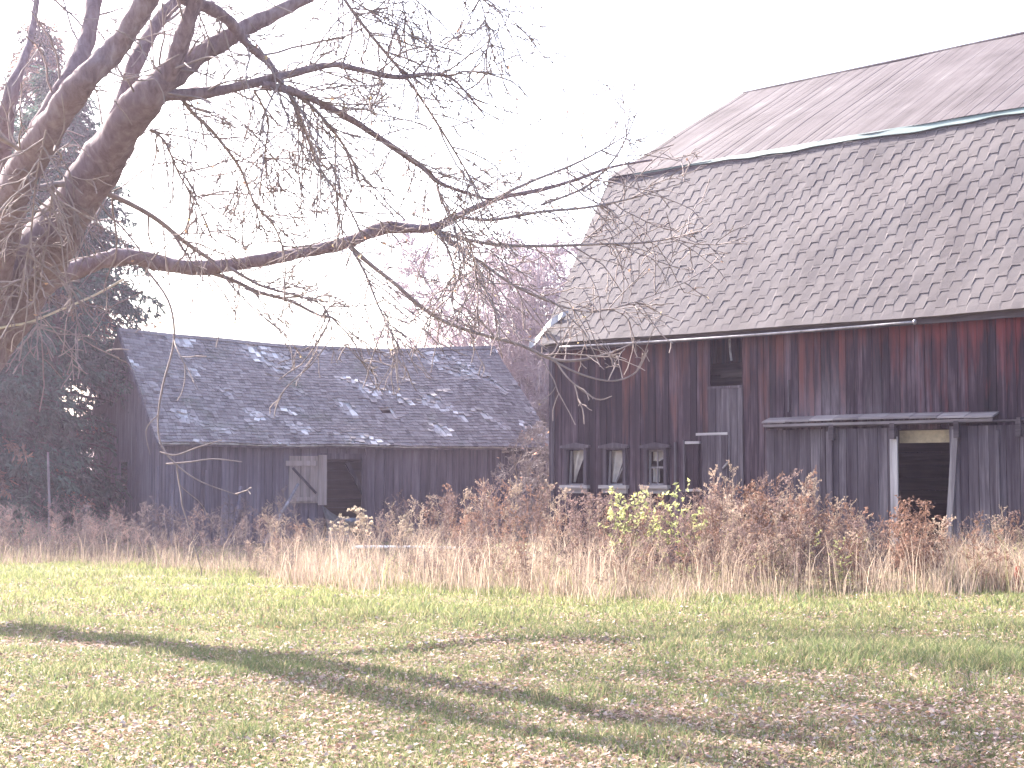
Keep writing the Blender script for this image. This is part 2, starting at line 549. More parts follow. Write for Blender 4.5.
for r in range(nr):
    s0 = r * ROW
    xs, lo = [], []
    x = XL - PER + (r % 2) * PER / 2 + g.uniform(-.02, .02)
    tone = []
    while x < XR + PER:
        j = g.uniform(-.012, .012, 4); d = g.uniform(-.012, .012)
        for off, lv in ((0, 0), (.45, 0), (.53, 1), (.94, 1)):
            xs.append(x + PER * off + j[0]); lo.append(s0 + (TABD + d if lv else d) - .03); tone.append(g.random())
        x += PER
    xs = np.array(xs); lo = np.array(lo)
    keep = (xs >= XL) & (xs <= XR)
    xs, lo = xs[keep], lo[keep]; tone = np.array(tone)[keep]
    xs[0] = XL; xs[-1] = XR
    lo = np.maximum(lo, 0.0) if r else lo * 0
    top = np.minimum(np.full(len(xs), s0 + ROW * 1.75), sl)
    lo = np.minimum(lo, sl)
    lift = TK * g.uniform(.75, 1.25, len(xs))
    emb = np.where(np.arange(len(xs)) % 4 < 2, .004, 0.0)
    a = rp(xs, top, np.full(len(xs), .002)); m_ = rp(xs, lo * .6 + top * .4, lift * .75 + emb); b = rp(xs, lo, lift); c = rp(xs, lo, lift - TK * .75)
    V = np.concatenate([c, b, m_, a]); n = len(xs)
    f = []; cl = []
    for q in range(3):
        for i in range(n - 1):
            f.append((q * n + i, q * n + i + 1, (q + 1) * n + i + 1, (q + 1) * n + i)); cl.append(tone[i // 4 * 4 if i // 4 * 4 < n else i])
    base = mb.n
    mb.v.append(V); mb.n += len(V)
    mb.f += [[k + base for k in q] for q in f]; mb.c += cl
# deck below
xs = np.array([XL + .02, XR - .02])
n_ = 8
for yy in (0,):
    P = [rp(np.array([XL + .02, XR - .02]), np.array([s_, s_]), np.array([-.055, -.055])) for s_ in (0.02, sl)]
    Q = [rp(np.array([XL + .02, XR - .02]), np.array([s_, s_]), np.array([-.12, -.12])) for s_ in (0.02, sl)]
    mb.hexa([P[0][0], P[0][1], P[1][1], P[1][0], Q[0][0], Q[0][1], Q[1][1], Q[1][0]], .2)
mb.build('shingle_roof', M['lock_shingle'], barn)
# far lower roof (plain, out of sight)
mb = MB()
v = []
for h in (0, -.12):
    for (xx, s_) in ((XL, 0), (XR, 0), (XR, sl), (XL, sl)):
        y = LE[0] + dirS[0] * s_; z = LE[1] + dirS[1] * s_
        v.append((xx, 2 * BW2 - y, z + h))
mb.hexa(v, .5)
mb.build('rear_shingle_roof', M['lock_shingle'], barn)

# ---- upper roof: ribbed sheet metal
UE = np.array([BRK[0] - .10, BRK[1] - .10 * (RDG[1] - BRK[1]) / (BW2 - BRK[0]) + .05])
UR = np.array([BW2, RDG[1] + .03])
ul = math.hypot(UR[0] - UE[0], UR[1] - UE[1]); ud = (UR - UE) / ul; un = np.array([-ud[1], ud[0]])
xs = []; hs = []
gm = np.random.default_rng(51)
x = XL - .05
i = 0
while x < XR:
    hr = gm.uniform(.1, 1.0)
    for off, h in ((0, 0), (.09, .003), (.17, 0), (.20, 0), (.214, .009), (.230, .009), (.245, 0)):
        xs.append(x + off); hs.append(h * hr)
    x += .262 + .012 * math.sin(x * 7)
xs = np.array(xs); hs = np.array(hs)
ss = np.linspace(0, ul, 14)
mb = MB()
V = []
for k, s_ in enumerate(ss):
    edge = .02 * fnoise(xs, xs * 0, 2.2, 8) if k == 0 else 0
    h = hs + .018 * fnoise(xs, np.full_like(xs, s_), .7, 4)
    ridge_sag = (-.05 * np.sin(np.pi * np.clip(xs / BL, 0, 1)) + .017 * xs) * s_ / ul
    V.append(np.stack([xs, UE[0] + ud[0] * (s_ + edge) + un[0] * h, UE[1] + ud[1] * (s_ + edge) + un[1] * h + ridge_sag], -1))
V = np.concatenate(V); n = len(xs)
f = [(k * n + i, k * n + i + 1, (k + 1) * n + i + 1, (k + 1) * n + i) for k in range(len(ss) - 1) for i in range(n - 1)]
mb.add(V, f)
# underside sheathing of the near slope, and rear slope
def slab(mb, pts_yz, x0, x1, t):
    (ya, za), (yb, zb) = pts_yz
    mb.hexa([(x0, ya, za - t), (x1, ya, za - t), (x1, yb, zb - t), (x0, yb, zb - t), (x0, ya, za - .03), (x1, ya, za - .03), (x1, yb, zb - .03), (x0, yb, zb - .03)])
slab(mb, [(UE[0] + .02, UE[1]), (UR[0], UR[1] - .06)], XL, XR, .10)
slab(mb, [(UR[0], UR[1] - .03), (2 * BW2 - UE[0], UE[1] - .03)], XL, XR, .10)
mb.build('metal_roof', M['sheet_roof'], barn)
# ridge cap
mb = MB()
xr = np.linspace(XL - .02, XR, 30)
mb.tube(np.stack([xr, np.full(30, UR[0]), UR[1] + .0 - .05 * np.sin(np.pi * np.clip(xr / BL, 0, 1)) + .017 * xr], -1), .045, 6)
mb.build('ridge_cap', M['sheet_roof'], barn)
# verdigris flashing strip under the upper roof
xs = np.linspace(XL + .7, XR, 160)
hgt = .155 + .03 * fnoise(xs, xs * 0, 2.0, 9)
hgt = hgt * np.clip((xs - XL) / 5.5, .35, 1)
mb = MB()
top = rp(xs, np.full_like(xs, sl - .03), np.full_like(xs, .075)); bot = rp(xs, sl - hgt - .02, np.full_like(xs, .068)); bot2 = rp(xs, sl - hgt - .02, np.full_like(xs, .045))
V = np.concatenate([bot2, bot, top]); n = len(xs)
mb.add(V, [(k * n + i, k * n + i + 1, (k + 1) * n + i + 1, (k + 1) * n + i) for k in range(2) for i in range(n - 1)])
mb.build('flashing', M['flashing'], barn)
# fascia board along the eave
mb = MB()
mb.box(-.28, BL + .2, -.17, -.14, ZE - .16, ZE + .0, .2)
mb.box(-.28, BL + .2, -.14, .03, ZE - .03, ZE + .0, .2)
mb.build('eave_board', M['dark_trim'], barn)
# loose white gutter, sagging away from the eave
ga = bp(560, 347, -.3); gb = bp(914, 322, -.3)
n = 24
t = np.linspace(0, 1, n)
px_ = ga[0] + (gb[0] - ga[0]) * t; pz_ = ga[1] + (gb[1] - ga[1]) * t - .03 * np.sin(t * math.pi)
mb = MB()
mb.tube(np.stack([px_, np.full(n, -.3), pz_], -1), .022, 8)
mb.tube([(gb[0], -.3, gb[1]), (gb[0] + .03, -.3, gb[1])], .045, 10)
mb.build('gutter', M['galv'], barn, smooth=True)
# bent sheet-metal scraps at the left rake
mb = MB()
for (pa, pb, ww, yy) in (((528, 346), (556, 318), .22, -.2), ((536, 338), (575, 300), .14, .3), ((545, 330), (566, 312), .16, .0)):
    a_ = bp(*pa, yy); b_ = bp(*pb, yy)
    P0 = np.array([a_[0], yy, a_[1]]); P1 = np.array([b_[0], yy, b_[1]])
    k = 7
    for i in range(k - 1):
        q0 = P0 + (P1 - P0) * i / (k - 1); q1 = P0 + (P1 - P0) * (i + 1) / (k - 1)
        c0 = .05 * math.sin(i * 1.1); c1 = .05 * math.sin((i + 1) * 1.1)
        mb.hexa([q0 + [0, c0, -ww * .4], q1 + [0, c1, -ww * .4], q1 + [.02, .012 + c1, -ww * .4], q0 + [.02, .012 + c0, -ww * .4],
                 q0 + [0, c0 + .05, ww * .4], q1 + [0, c1 + .05, ww * .4], q1 + [.02, c1 + .062, ww * .4], q0 + [.02, c0 + .062, ww * .4]])
mb.build('loose_flashing', M['scrap'], barn)

# ---- windows
for wi, (xa, xb, za, zb) in enumerate(wins):
    fr = MB()
    t = .07
    fr.box(xa - t, xa + .004, -.05, -.008, za, zb + .0, .4)
    fr.box(xb - .004, xb + t, -.05, -.008, za, zb + .0, .4)
    xm = (xa + xb) / 2
    # shallow pointed head
    hw = (xb - xa) / 2 + .16
    fr.prism([(xm - hw, zb + .04), (xm + hw, zb + .04), (xm + hw, zb + .09), (xm, zb + .15), (xm - hw, zb + .09)], -.09, -.006)
    fr.box(xa - t, xb + t, -.055, -.006, zb, zb + .04, .35)
    fo = fr.build('window', M['barn_grey'] if wi else M['barn_grey'], barn)
    sl_ = MB()
    sl_.box(xa - .14, xb + .14, -.12, .0, za - .07, za, .5)
    sl_.box(xa - .10, xb + .10, -.06, -.004, za - .17, za - .07, .45)
    sl_.build('sill', M['trim_wood_x'], fo)
    sash = MB()
    w_ = .032
    if wi == 2:
        sash.box(xa + .004, xa + w_ + .01, .03, .06, za, zb); sash.box(xb - w_ - .01, xb - .004, .03, .06, za, zb)
        zm = za + (zb - za) * .5
        sash.box(xa, xb, .03, .06, za, za + w_); sash.box(xa, xb, .03, .06, zb - w_, zb); sash.box(xa, xb, .026, .064, zm - .02, zm + .02)
        sash.box(xm - .014, xm + .014, .032, .056, za, zb)
    else:
        # a sash rail hanging askew
        sash.bar((xa + .03, .04, za + .02), (xa + .02 + .05, .04, zb - .02), .045, .03)
        sash.box(xa, xb, .03, .06, za, za + .03)
        if wi == 1: sash.bar((xm - .02, .04, za + .05), (xb - .03, .05, za + .42), .03, .02)
    sash.build('sash', M['trim_wood'], fo)
    # torn cloth behind
    cu = MB()
    zt, zb2 = zb - .01, za + .06
    rows = 10; cols = 8
    V = []
    for r in range(rows):
        t_ = r / (rows - 1)
        if wi == 0: l_, r_ = xa + .05, xb - .03 - .72 * (xb - xa) * t_ ** .8
        elif wi == 1: l_, r_ = xa + .03, xb - .05 - .55 * (xb - xa) * t_ ** 1.3
        else: l_, r_ = xa + .03, (xb - .03 if t_ < .26 else xm)
        z = zt + (zb2 - zt) * t_
        for c_ in range(cols):
            u_ = c_ / (cols - 1)
            V.append((l_ + (r_ - l_) * u_, .12 + .025 * math.sin(u_ * 9 + wi + t_), z + random.uniform(-.006, .006)))
    skip = 0
    fcs = []
    for r in range(rows - 1):
        for c_ in range(cols - 1):
            if wi == 2 and 2 < r < 5: continue
            fcs.append((r * cols + c_, r * cols + c_ + 1, (r + 1) * cols + c_ + 1, (r + 1) * cols + c_))
    V2 = [(x_, y_ + .004, z_) for x_, y_, z_ in V]
    cu.add(V, fcs); cu.add(V2, [q[::-1] for q in fcs])
    cu.build('torn_curtain', M['curtain'], fo)
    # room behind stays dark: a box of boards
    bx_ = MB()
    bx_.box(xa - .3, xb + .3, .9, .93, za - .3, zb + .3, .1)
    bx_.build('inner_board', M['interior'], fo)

# ---- hay door and the grey boarded door under it
hx0, hx1, hz0, hz1 = hay
ld = MB()
boards(ld, hx0 - .03, hx1 + .03, .0, lambda x: hz0 - .01, [], y0=-.035, bw=.17, th=.02, jit=.002)
ldo = ld.build('loft_door', M['barn_grey'], barn)
mb = MB()
mb.box(hx0 - .04, hx1 + .04, -.05, -.034, hz0 - .03, hz0 + .02, .5)
mb.build('sill', M['barn_grey'], ldo)
mb = MB()
q = bp(723, 345)
mb.tube([(q[0] - .02, .25, hz1 + .1), (q[0], .25, hz1 - .25), (q[0] + .02, .26, hz1 - .42)], .022, 6)
mb.build('hay_sliver', M['galv'], barn)  # thin pale tube hanging inside the hay door
mb = MB()
mb.box(hx0 - .4, hx1 + .4, 2.2, 2.26, hz0 - .3, hz1 + .3, .3)
mb.box(hx0 - .1, hx1 + .1, .5, .62, hz0 + .22, hz0 + .36, .5)
mb.build('loft_beam', M['interior'], barn)
# small side door and shutter
sx0, sz1 = bp(703, 434); sx1 = bp(729, 434)[0]
mb = MB()
boards(mb, sx0, sx1, .05, lambda x: sz1 - .03, [], y0=-.06, bw=.16, th=.024, jit=.003)
sdo = mb.build('side_door', M['barn_grey'], barn)
mb = MB()
mb.box(sx0 - .12, sx1 + .01, -.075, -.058, sz1 - .03, sz1 + .02, .9)
mb.build('batten', M['trim_wood_x'], sdo)
mb = MB()
mb.bar((sx1 - .1, -.075, bp(715, 466)[1] - .05), (sx1 + .05, -.075, bp(729, 462)[1] + .02), .04, .03)
mb.build('batten', M['trim_wood_x'], sdo)
kx0, kz1 = bp(688, 444); kx1, kz0 = bp(701, 489)
mb = MB()
boards(mb, kx0 + .05, kx1 - .03, kz0, lambda x: kz1, [], y0=-.04, bw=.13, th=.02, jit=.002)
sh = mb.build('shutter', M['barn_wood'], barn)
mb = MB()
mb.box(kx0 - .02, kx1 + .02, -.08, -.01, kz1, kz1 + .05, .9)
mb.build('batten', M['trim_wood_x'], sh)
mb = MB()
mb.box(kx0 - .02, kx1 + .02, -.08, -.01, kz0 - .05, kz0, .9)
mb.build('batten', M['trim_wood_x'], sh)
# thin pale vertical battens on the wall
for (px, pa, pb) in ((676, 442, 492), (685, 440, 492), (789, 380, 412), (548 + 5, 352, 500)):
    x_, z1_ = bp(px, pa); z0_ = bp(px, pb)[1]
    mb = MB()
    mb.box(x_ - .018, x_ + .018, -.05, -.012, z0_, z1_, .8)
    mb.build('wall_batten', M['barn_grey'], barn)

# ---- sliding doors, track and hood
hy = -.25
ha = bp(762, 423, hy); hb = bp(993, 413, hy)
zt = (bp(762, 424, hy)[1] + bp(999, 415, hy)[1]) / 2
mb = MB()
nb = 9
xs = np.linspace(ha[0], hb[0], nb + 1)
for i in range(nb):
    d0 = random.uniform(-.012, .012); t_ = random.random()
    a0, a1 = xs[i] + .003, xs[i + 1] - .003
    zf = zt - .02 + .03 * math.sin(i / nb * 3.1 + .4)
    mb.hexa([(a0, hy - .02 + d0, zf), (a1, hy - .02 + d0, zf), (a1, -.005, zf + .08), (a0, -.005, zf + .08),
             (a0, hy - .02 + d0, zf + .03), (a1, hy - .02 + d0, zf + .03), (a1, -.005, zf + .112), (a0, -.005, zf + .112)], t_)
mb.box(ha[0] + .02, hb[0] - .02, hy + .005, hy + .03, zt - .08, zt - .03, .2)
mb.build('door_hood', M['hood_wood'], barn)
tz = bp(880, 424.5, -.2)[1]
mb = MB()
mb.tube([(bp(767, 427, -.2)[0], -.2, tz), (bp(1023, 424, -.2)[0] + 1.2, -.2, tz + .01)], .022, 8)
for px in (832, 893, 957, 1019):
    x_ = bp(px, 424, -.2)[0]
    mb.box(x_ - .03, x_ + .03, -.23, -.012, tz - .03, tz + .06)
    mb.box(x_ - .045, x_ + .045, -.25, -.17, tz - .26, tz + .02)
mb.build('door_track', M['dark_trim'], barn)
def slide_door(pxa, pxb, tone, lean=0.0):
    xa = bp(pxa, 440, -.12)[0]; xb = bp(pxb, 440, -.12)[0]
    mb = MB()
    boards(mb, xa, xb, .08, lambda x: tz - .06, [], y0=-.12, bw=.19, th=.03, jit=.005, zj=.04)
    return mb, xa, xb
mb, xa, xb = slide_door(828, 897, .5)
d1 = mb.build('sliding_door', M['barn_grey'], barn)
mb = MB()
mb.box(xb - .12, xb + .02, -.165, -.125, .3, tz - .22, .9)
mb.build('edge_board', M['trim_wood'], d1)
mb = MB()
mb.box(xa - .02, xa + .10, -.16, -.125, .1, tz - .1, .9)
mb.build('edge_board', M['barn_grey'], d1)
mb, xa2, xb2 = slide_door(949, 1060, .5)
d2 = mb.build('sliding_door', M['barn_grey'], barn)
mb = MB()
lx = bp(951, 440, -.15)[0]; lx2 = bp(945, 510, -.15)[0]
mb.bar((lx2 + .03, -.145, .3), (lx + .08, -.145, tz - .12), .11, .035, up=(0, 1, 0))
mb.build('edge_board', M['trim_wood'], d2)
mb = MB()
x_ = bp(997, 440, -.15)[0]
mb.box(x_ - .03, x_ + .03, -.15, -.125, .3, tz - .15, .9)
mb.build('edge_board', M['barn_grey'], d2)
mb = MB()
ya = bp(902, 438); yb = bp(948, 428)
mb.box(door[0] + .02, door[1] - .02, .05, .09, door[3] - .24, door[3] - .02)
mb.build('header_board', M['yellow_board'], barn)
# dark opening left of the first sliding door: recessed plank panel
xr0 = bp(767, 440)[0]; xr1 = bp(826, 440)[0]
mb = MB()
boards(mb, xr0, xr1, .0, lambda x: tz - .05, [], y0=-.028, bw=.2, th=.014, jit=.002)
mb.build('fixed_panel', M['barn_grey'], barn)

# ================================================================== SHED
PH = R(30)
S0 = at(166, 444, 36.0); S0[2] = 0
def spl(px, py, yl=0.0): return on_plane(S0, PH, px, py, yl)
SE = spl(166, 446)[1]
SR = on_xplane(S0, PH, 129, 329, 0.0)
SL_ = spl(546, 480)[0]
SW2 = SR[0]
print('shed eave', SE, 'ridge', SR, 'len', SL_)
shed = tag(empty('shed', S0, PH), 'low grey plank shed with a sagging patchy wooden shingle roof', 'shed')
EE = -.28
ZEE = spl(166, 444, EE)[1] + .07
slope = (SR[1] - ZEE) / (SW2 - EE)
SE = ZEE - slope * EE - .17
dA = spl(324, 470)[0]; dB = spl(362, 470)[0]
sd_hole = (dA, dB, -.2, spl(343, 459)[1])
mb = MB()
boards(mb, 0, SL_, -.1, lambda x: SE + .05, [sd_hole], bw=.24, jit=.012)
mb.build('front_wall', M['shed_wood'], shed)
mb = MB()
boards(mb, 0, SL_, -.1, lambda x: SE + .05, [], y0=2 * SW2 - .03)
mb.build('rear_wall', M['shed_wood'], shed)
gy0 = on_xplane(S0, PH, 129, 462)[0]; gy1 = on_xplane(S0, PH, 120, 462)[0]
gzt = on_xplane(S0, PH, 124, 462)[1]; gzb = on_xplane(S0, PH, 124, 492)[1]
for k, xg in enumerate((0.004, SL_ - .03)):
    mb = MB()
    boards(mb, .03, 2 * SW2 - .03, -.1, lambda q: SE + slope * (q if q < SW2 else 2 * SW2 - q) - .1, [(gy0, gy1, gzb, gzt)] if k == 0 else [], bw=.24)
    g = MB()
    for vv in mb.v: g.v.append(np.stack([xg + vv[:, 1], vv[:, 0], vv[:, 2]], 1))
    g.f = [f[::-1] for f in mb.f]; g.c = mb.c; g.n = mb.n
    g.build('gable_wall', M['shed_wood'], shed)
mb = MB()
for (a_, b_) in ((gy0 - .06, gy0 + .01), (gy1 - .01, gy1 + .06)):
    mb.box(-.03, .0, a_, b_, gzb - .05, gzt + .06, .8)
mb.box(-.03, .0, gy0, gy1, gzt, gzt + .06, .7); mb.box(-.04, .0, gy0, gy1, gzb - .06, gzb, .7)
mb.box(.25, .27, gy0 - .2, gy1 + .2, gzb - .2, gzt + .2, 0.0)
mb.build('gable_window', M['shed_wood'], shed)
mb = MB(); mb.box(.1, SL_ - .1, .1, 2 * SW2 - .1, -.05, .02); mb.build('floor', M['concrete'], shed)
# roof: split shingles, sagging ridge, worn patches, a hole
ee = -.28
sE = np.array([ee, ZEE]); sR = np.array([SW2, SR[1]])
ssl = math.hypot(*(sR - sE)); sdv = (sR - sE) / ssl; snv = np.array([-sdv[1], sdv[0]])
def sroof(x, s_, h):
    t_ = np.clip((x + .2) / (SL_ + .4), 0, 1)
    sag = -.19 * np.sin(np.pi * t_) * (s_ / ssl) - .05 * np.sin(np.pi * t_) + .03 * fnoise(x, s_, .9, 12) - .02
    edge = -.10 * np.clip((x - SL_ + 1.8) / 1.8, 0, 1) ** 2 * (1 - s_ / ssl)
    return np.array([x, sE[0] + sdv[0] * s_ + snv[0] * h, sE[1] + sdv[1] * s_ + snv[1] * h + sag + edge])
def roof_xs(px, py):
    # pixel -> (x, s) on the roof plane
    o = to_local(S0, PH, np.array([0, 0, CH])); q = to_local(np.zeros(3), PH, ray(px, py))
    n3 = np.array([0, snv[0], snv[1]]); p0 = np.array([0, sE[0], sE[1] - .08])
    t_ = np.dot(p0 - o, n3) / np.dot(q, n3); p = o + q * t_
    return p[0], (p[1] - sE[0]) / sdv[0]
hole = roof_xs(386, 410)
mb = MB()
EXP = .135; g = np.random.default_rng(31)
SX0, SX1 = -.28, SL_ + .25
nrw = int(ssl / EXP) + 1
pale = [(roof_xs(*p), r_) for p, r_ in (((335, 400), .55), ((400, 400), .4), ((300, 408), .4), ((375, 388), .45), ((430, 352), .7), ((455, 372), .5), ((425, 400), .55), ((325, 390), .35), ((438, 432), .4), ((280, 350), .45), ((470, 360), .5), ((352, 413), .3), ((290, 411), .25), ((250, 425), .25), ((190, 372), .3))]
for r in range(nrw):
    s0 = r * EXP
    x = SX0 + g.uniform(-.1, 0)
    while x < SX1:
        wd = g.uniform(.08, .19)
        xa, xb = max(x, SX0), min(x + wd - .006, SX1)
        x += wd
        if xb - xa < .02: continue
        xm = (xa + xb) / 2
        # wear mask runs in diagonal streaks
        pm = 0
        for ((hx, hs_), rad) in pale:
            dx_, ds_ = xm - hx, s0 - hs_
            pm = max(pm, 1 - math.hypot(dx_ + ds_ * .5, ds_ * .8) / rad)
        wear = pm + + .04 + .42 * fnoise(xm * 1.0 + s0 * .6, s0, 3.0, 13) + .24 * fnoise(xm + s0, s0, 1.3, 14)
        inhole = abs(xm - hole[0] + .15 * (s0 - hole[1])) < .19 and -.34 < s0 - hole[1] < .10
        if inhole: continue
        miss = wear > .5 and g.random() < .45
        if miss: continue
        tone = .27 + .075 * g.standard_normal() + (.5 * min(1, max(0, wear - .28) / .2) * g.uniform(.1, 1.25))
        ln = EXP * 2.3; lo = s0 + g.uniform(-.018, .018); lift = .026 + g.uniform(0, .012)
        rot = 0
        if wear > .3 and g.random() < .5:
            rot = g.uniform(-.5, .5); lo -= g.uniform(0, .08); lift += .02
        lo = max(lo, -.03)
        hi = min(lo + ln, ssl)
        if hi - lo < .03: continue
        cx, cs = xm, (lo + hi) / 2
        V = []
        for (h_lo, h_hi) in ((lift - .016, -.012), (lift, .0)):
            for (xx, s_, h) in ((xa, lo, h_lo), (xb, lo, h_lo), (xb, hi, h_hi), (xa, hi, h_hi)):
                rx = cx + (xx - cx) * math.cos(rot) - (s_ - cs) * math.sin(rot); rs = cs + (xx - cx) * math.sin(rot) + (s_ - cs) * math.cos(rot)
                V.append(sroof(rx, min(rs, ssl), h))
        mb.hexa(V, float(np.clip(tone, .02, .98)))
# sheathing boards beneath (with the hole left open), worn pale where bare
nb = int(ssl / .17)
for b in range(nb):
    s0 = b * ssl / nb; s1 = s0 + ssl / nb - .012
    xs = np.linspace(SX0 + .04, SX1 - .04, 46)
    for xa, xb in zip(xs[:-1], xs[1:]):
        xm = (xa + xb) / 2
        if abs(xm - hole[0]) < .2 and abs((s0 + s1) / 2 - hole[1]) < .2: continue
        t_ = .78 + .2 * fnoise(np.array(xm), np.array(s0), 3, 15)
        V = [sroof(*q) for q in ((xa, s0, -.045), (xb, s0, -.045), (xb, s1, -.045), (xa, s1, -.045), (xa, s0, -.02), (xb, s0, -.02), (xb, s1, -.02), (xa, s1, -.02))]
        mb.hexa(V, float(t_))
mb.build('shingle_roof', M['wood_shingle'], shed)
# rear slope, ridge boards
mb = MB()
xs = np.linspace(SX0, SX1, 24)
for xa, xb in zip(xs[:-1], xs[1:]):
    A, B_ = sroof(xa, ssl, 0), sroof(xb, ssl, 0)
    yb_ = 2 * SW2 - sE[0]
    mb.hexa([(xa, A[1] + .02, A[2] - .06), (xb, B_[1] + .02, B_[2] - .06), (xb, yb_, sE[1] - .03), (xa, yb_, sE[1] - .03),
             (xa, A[1] + .02, A[2]), (xb, B_[1] + .02, B_[2]), (xb, yb_, sE[1] + .03), (xa, yb_, sE[1] + .03)], .3)
mb.build('rear_roof', M['wood_shingle'], shed)
mb = MB()
for xa, xb in zip(xs[:-1], xs[1:]):
    A, B_ = sroof(xa, ssl - .12, .03), sroof(xb - .004, ssl - .12, .03); A2, B2 = sroof(xa, ssl + .01, .035), sroof(xb - .004, ssl + .01, .035)
    mb.hexa([A, B_, B2, A2, A + [0, -.006, .02], B_ + [0, -.006, .02], B2 + [0, -.006, .02], A2 + [0, -.006, .02]], .25 + random.uniform(-.1, .1))
mb.build('ridge_board', M['wood_shingle'], shed)
# eave board + verge boards
mb = MB()
for xa, xb in zip(xs[:-1], xs[1:]):
    A, B_ = sroof(xa, .05, -.06), sroof(xb, .05, -.06)
    mb.hexa([A + [0, 0, -.07], B_ + [0, 0, -.07], B_ + [0, .03, -.07], A + [0, .03, -.07], A + [0, -.01, 0], B_ + [0, -.01, 0], B_ + [0, .03, 0], A + [0, .03, 0]], .4)
mb.build('eave_board', M['shed_wood'], shed)
mb = MB()
for i in range(8):
    A, B_ = sroof(SX0, ssl * i / 8, -.05), sroof(SX0, ssl * (i + 1) / 8, -.05)
    mb.hexa([A + [-.02, 0, -.1], B_ + [-.02, 0, -.1], B_ + [.01, 0, -.1], A + [.01, 0, -.1], A + [-.02, 0, .03], B_ + [-.02, 0, .03], B_ + [.01, 0, .03], A + [.01, 0, .03]], .5)
mb.build('verge_board', M['shed_wood'], shed)
# door: pale, open flat against the wall, with battens and a diagonal brace
pa = spl(288, 455, -.06); pb = spl(325, 503, -.06)
mb = MB()
boards(mb, pa[0] + .03, pb[0], pb[1], lambda x: spl(306, 456, -.06)[1], [], y0=-.06, bw=.26, th=.03, jit=.003)
sdo = mb.build('door', M['shed_door'], shed)
mb = MB()
zt_ = spl(306, 456, -.1)[1]
mb.box(pa[0] - .06, pb[0] - .22, -.1, -.062, zt_ - .25, zt_ - .12, .6)
mb.box(pb[0] - .2, pb[0] + .03, -.095, -.062, pb[1] - .05, zt_ + .03, .7)
mb.box(pa[0] + .05, pb[0] - .22, -.09, -.062, pb[1] + .05, pb[1] + .15, .5)
mb.build('batten', M['shed_door'], sdo)
mb = MB()
mb.bar((pa[0] + .12, -.085, zt_ - .3), (pb[0] - .25, -.085, pb[1] + .25), .05, .03, up=(0, 1, 0))
mb.build('brace', M['dark_trim'], sdo)
mb = MB()
fx = dB
mb.box(fx - .02, fx + .12, -.05, -.014, -.1, sd_hole[3] + .1, .8)
mb.box(dA - .1, fx - .02, -.045, -.014, sd_hole[3], sd_hole[3] + .14, .6)
q0 = spl(347, 463, .4); q1 = spl(361, 490, .4)
mb.bar((q0[0], .4, q0[1]), (q1[0] + .3, .4, q1[1] - .5), .1, .08, up=(0, 1, 0))
mb.build('door_frame', M['barn_grey'], shed)
mb = MB(); 
for k in range(9): mb.box(dA - 1.5, dB + 1.5, 2.6, 2.64, .05 + k * .25, .05 + k * .25 + .24, random.random())
mb.build('interior_partition', M['interior'], shed)
# pale vertical posts against the left end
for px, ya, yb in ((158, 466, 545), (172, 474, 548), (206, 470, 500)):
    x_, z1_ = spl(px, ya, -.04); 
    mb = MB()
    mb.box(x_ - .03, x_ + .03, -.06, -.02, .0, z1_, .9)
    mb.build('wall_batten', M['shed_wood'], shed)

# ================================================================== loose things by the shed and barn
def world(bo, rz, x, y, z):
    c, s_ = math.cos(rz), math.sin(rz)
    return np.array([bo[0] + x * c - y * s_, bo[1] + x * s_ + y * c, z])
def pole(name, pa, pb, Ya, Yb, r, mat, label, cat, k=7, group=None):
    A = at(*pa, Ya); B_ = at(*pb, Yb)
    mb = MB()
    t_ = np.linspace(0, 1, 7)[:, None]
    P = A + (B_ - A) * t_ + RNG.normal(0, r * .25, (7, 3))
    mb.tube(P, np.linspace(r * 1.15, r * .8, 7), k)
    o = mb.build(name, mat, loc=P[0]); return tag(o, label, cat, group)
pole('leaning_pole', (264, 545), (298, 484), 35.2, 37.2, .045, M['trim_wood'], 'grey pole leaning against the pale shed door', 'pole')
pole('leaning_plank', (232, 545), (241, 487), 35.0, 36.3, .05, M['shed_wood'], 'short weathered stake leaning on the shed wall well left of its door', 'stake')
pole('thin_stake', (50, 545), (48, 452), 33.5, 33.5, .03, M['trim_wood'], 'thin upright pale stake in front of the dark conifer', 'stake')
pole('white_pipe', (352, 547), (470, 547.5), 26.8, 27.2, .022, M['white_pipe'], 'thin white pipe lying level in the weeds before the shed', 'pipe')
pole('rusty_post', (1016, 596), (1018, 566), 20.9, 20.9, .045, M['rust'], 'short rusty red post in the weeds before the right barn door', 'post')
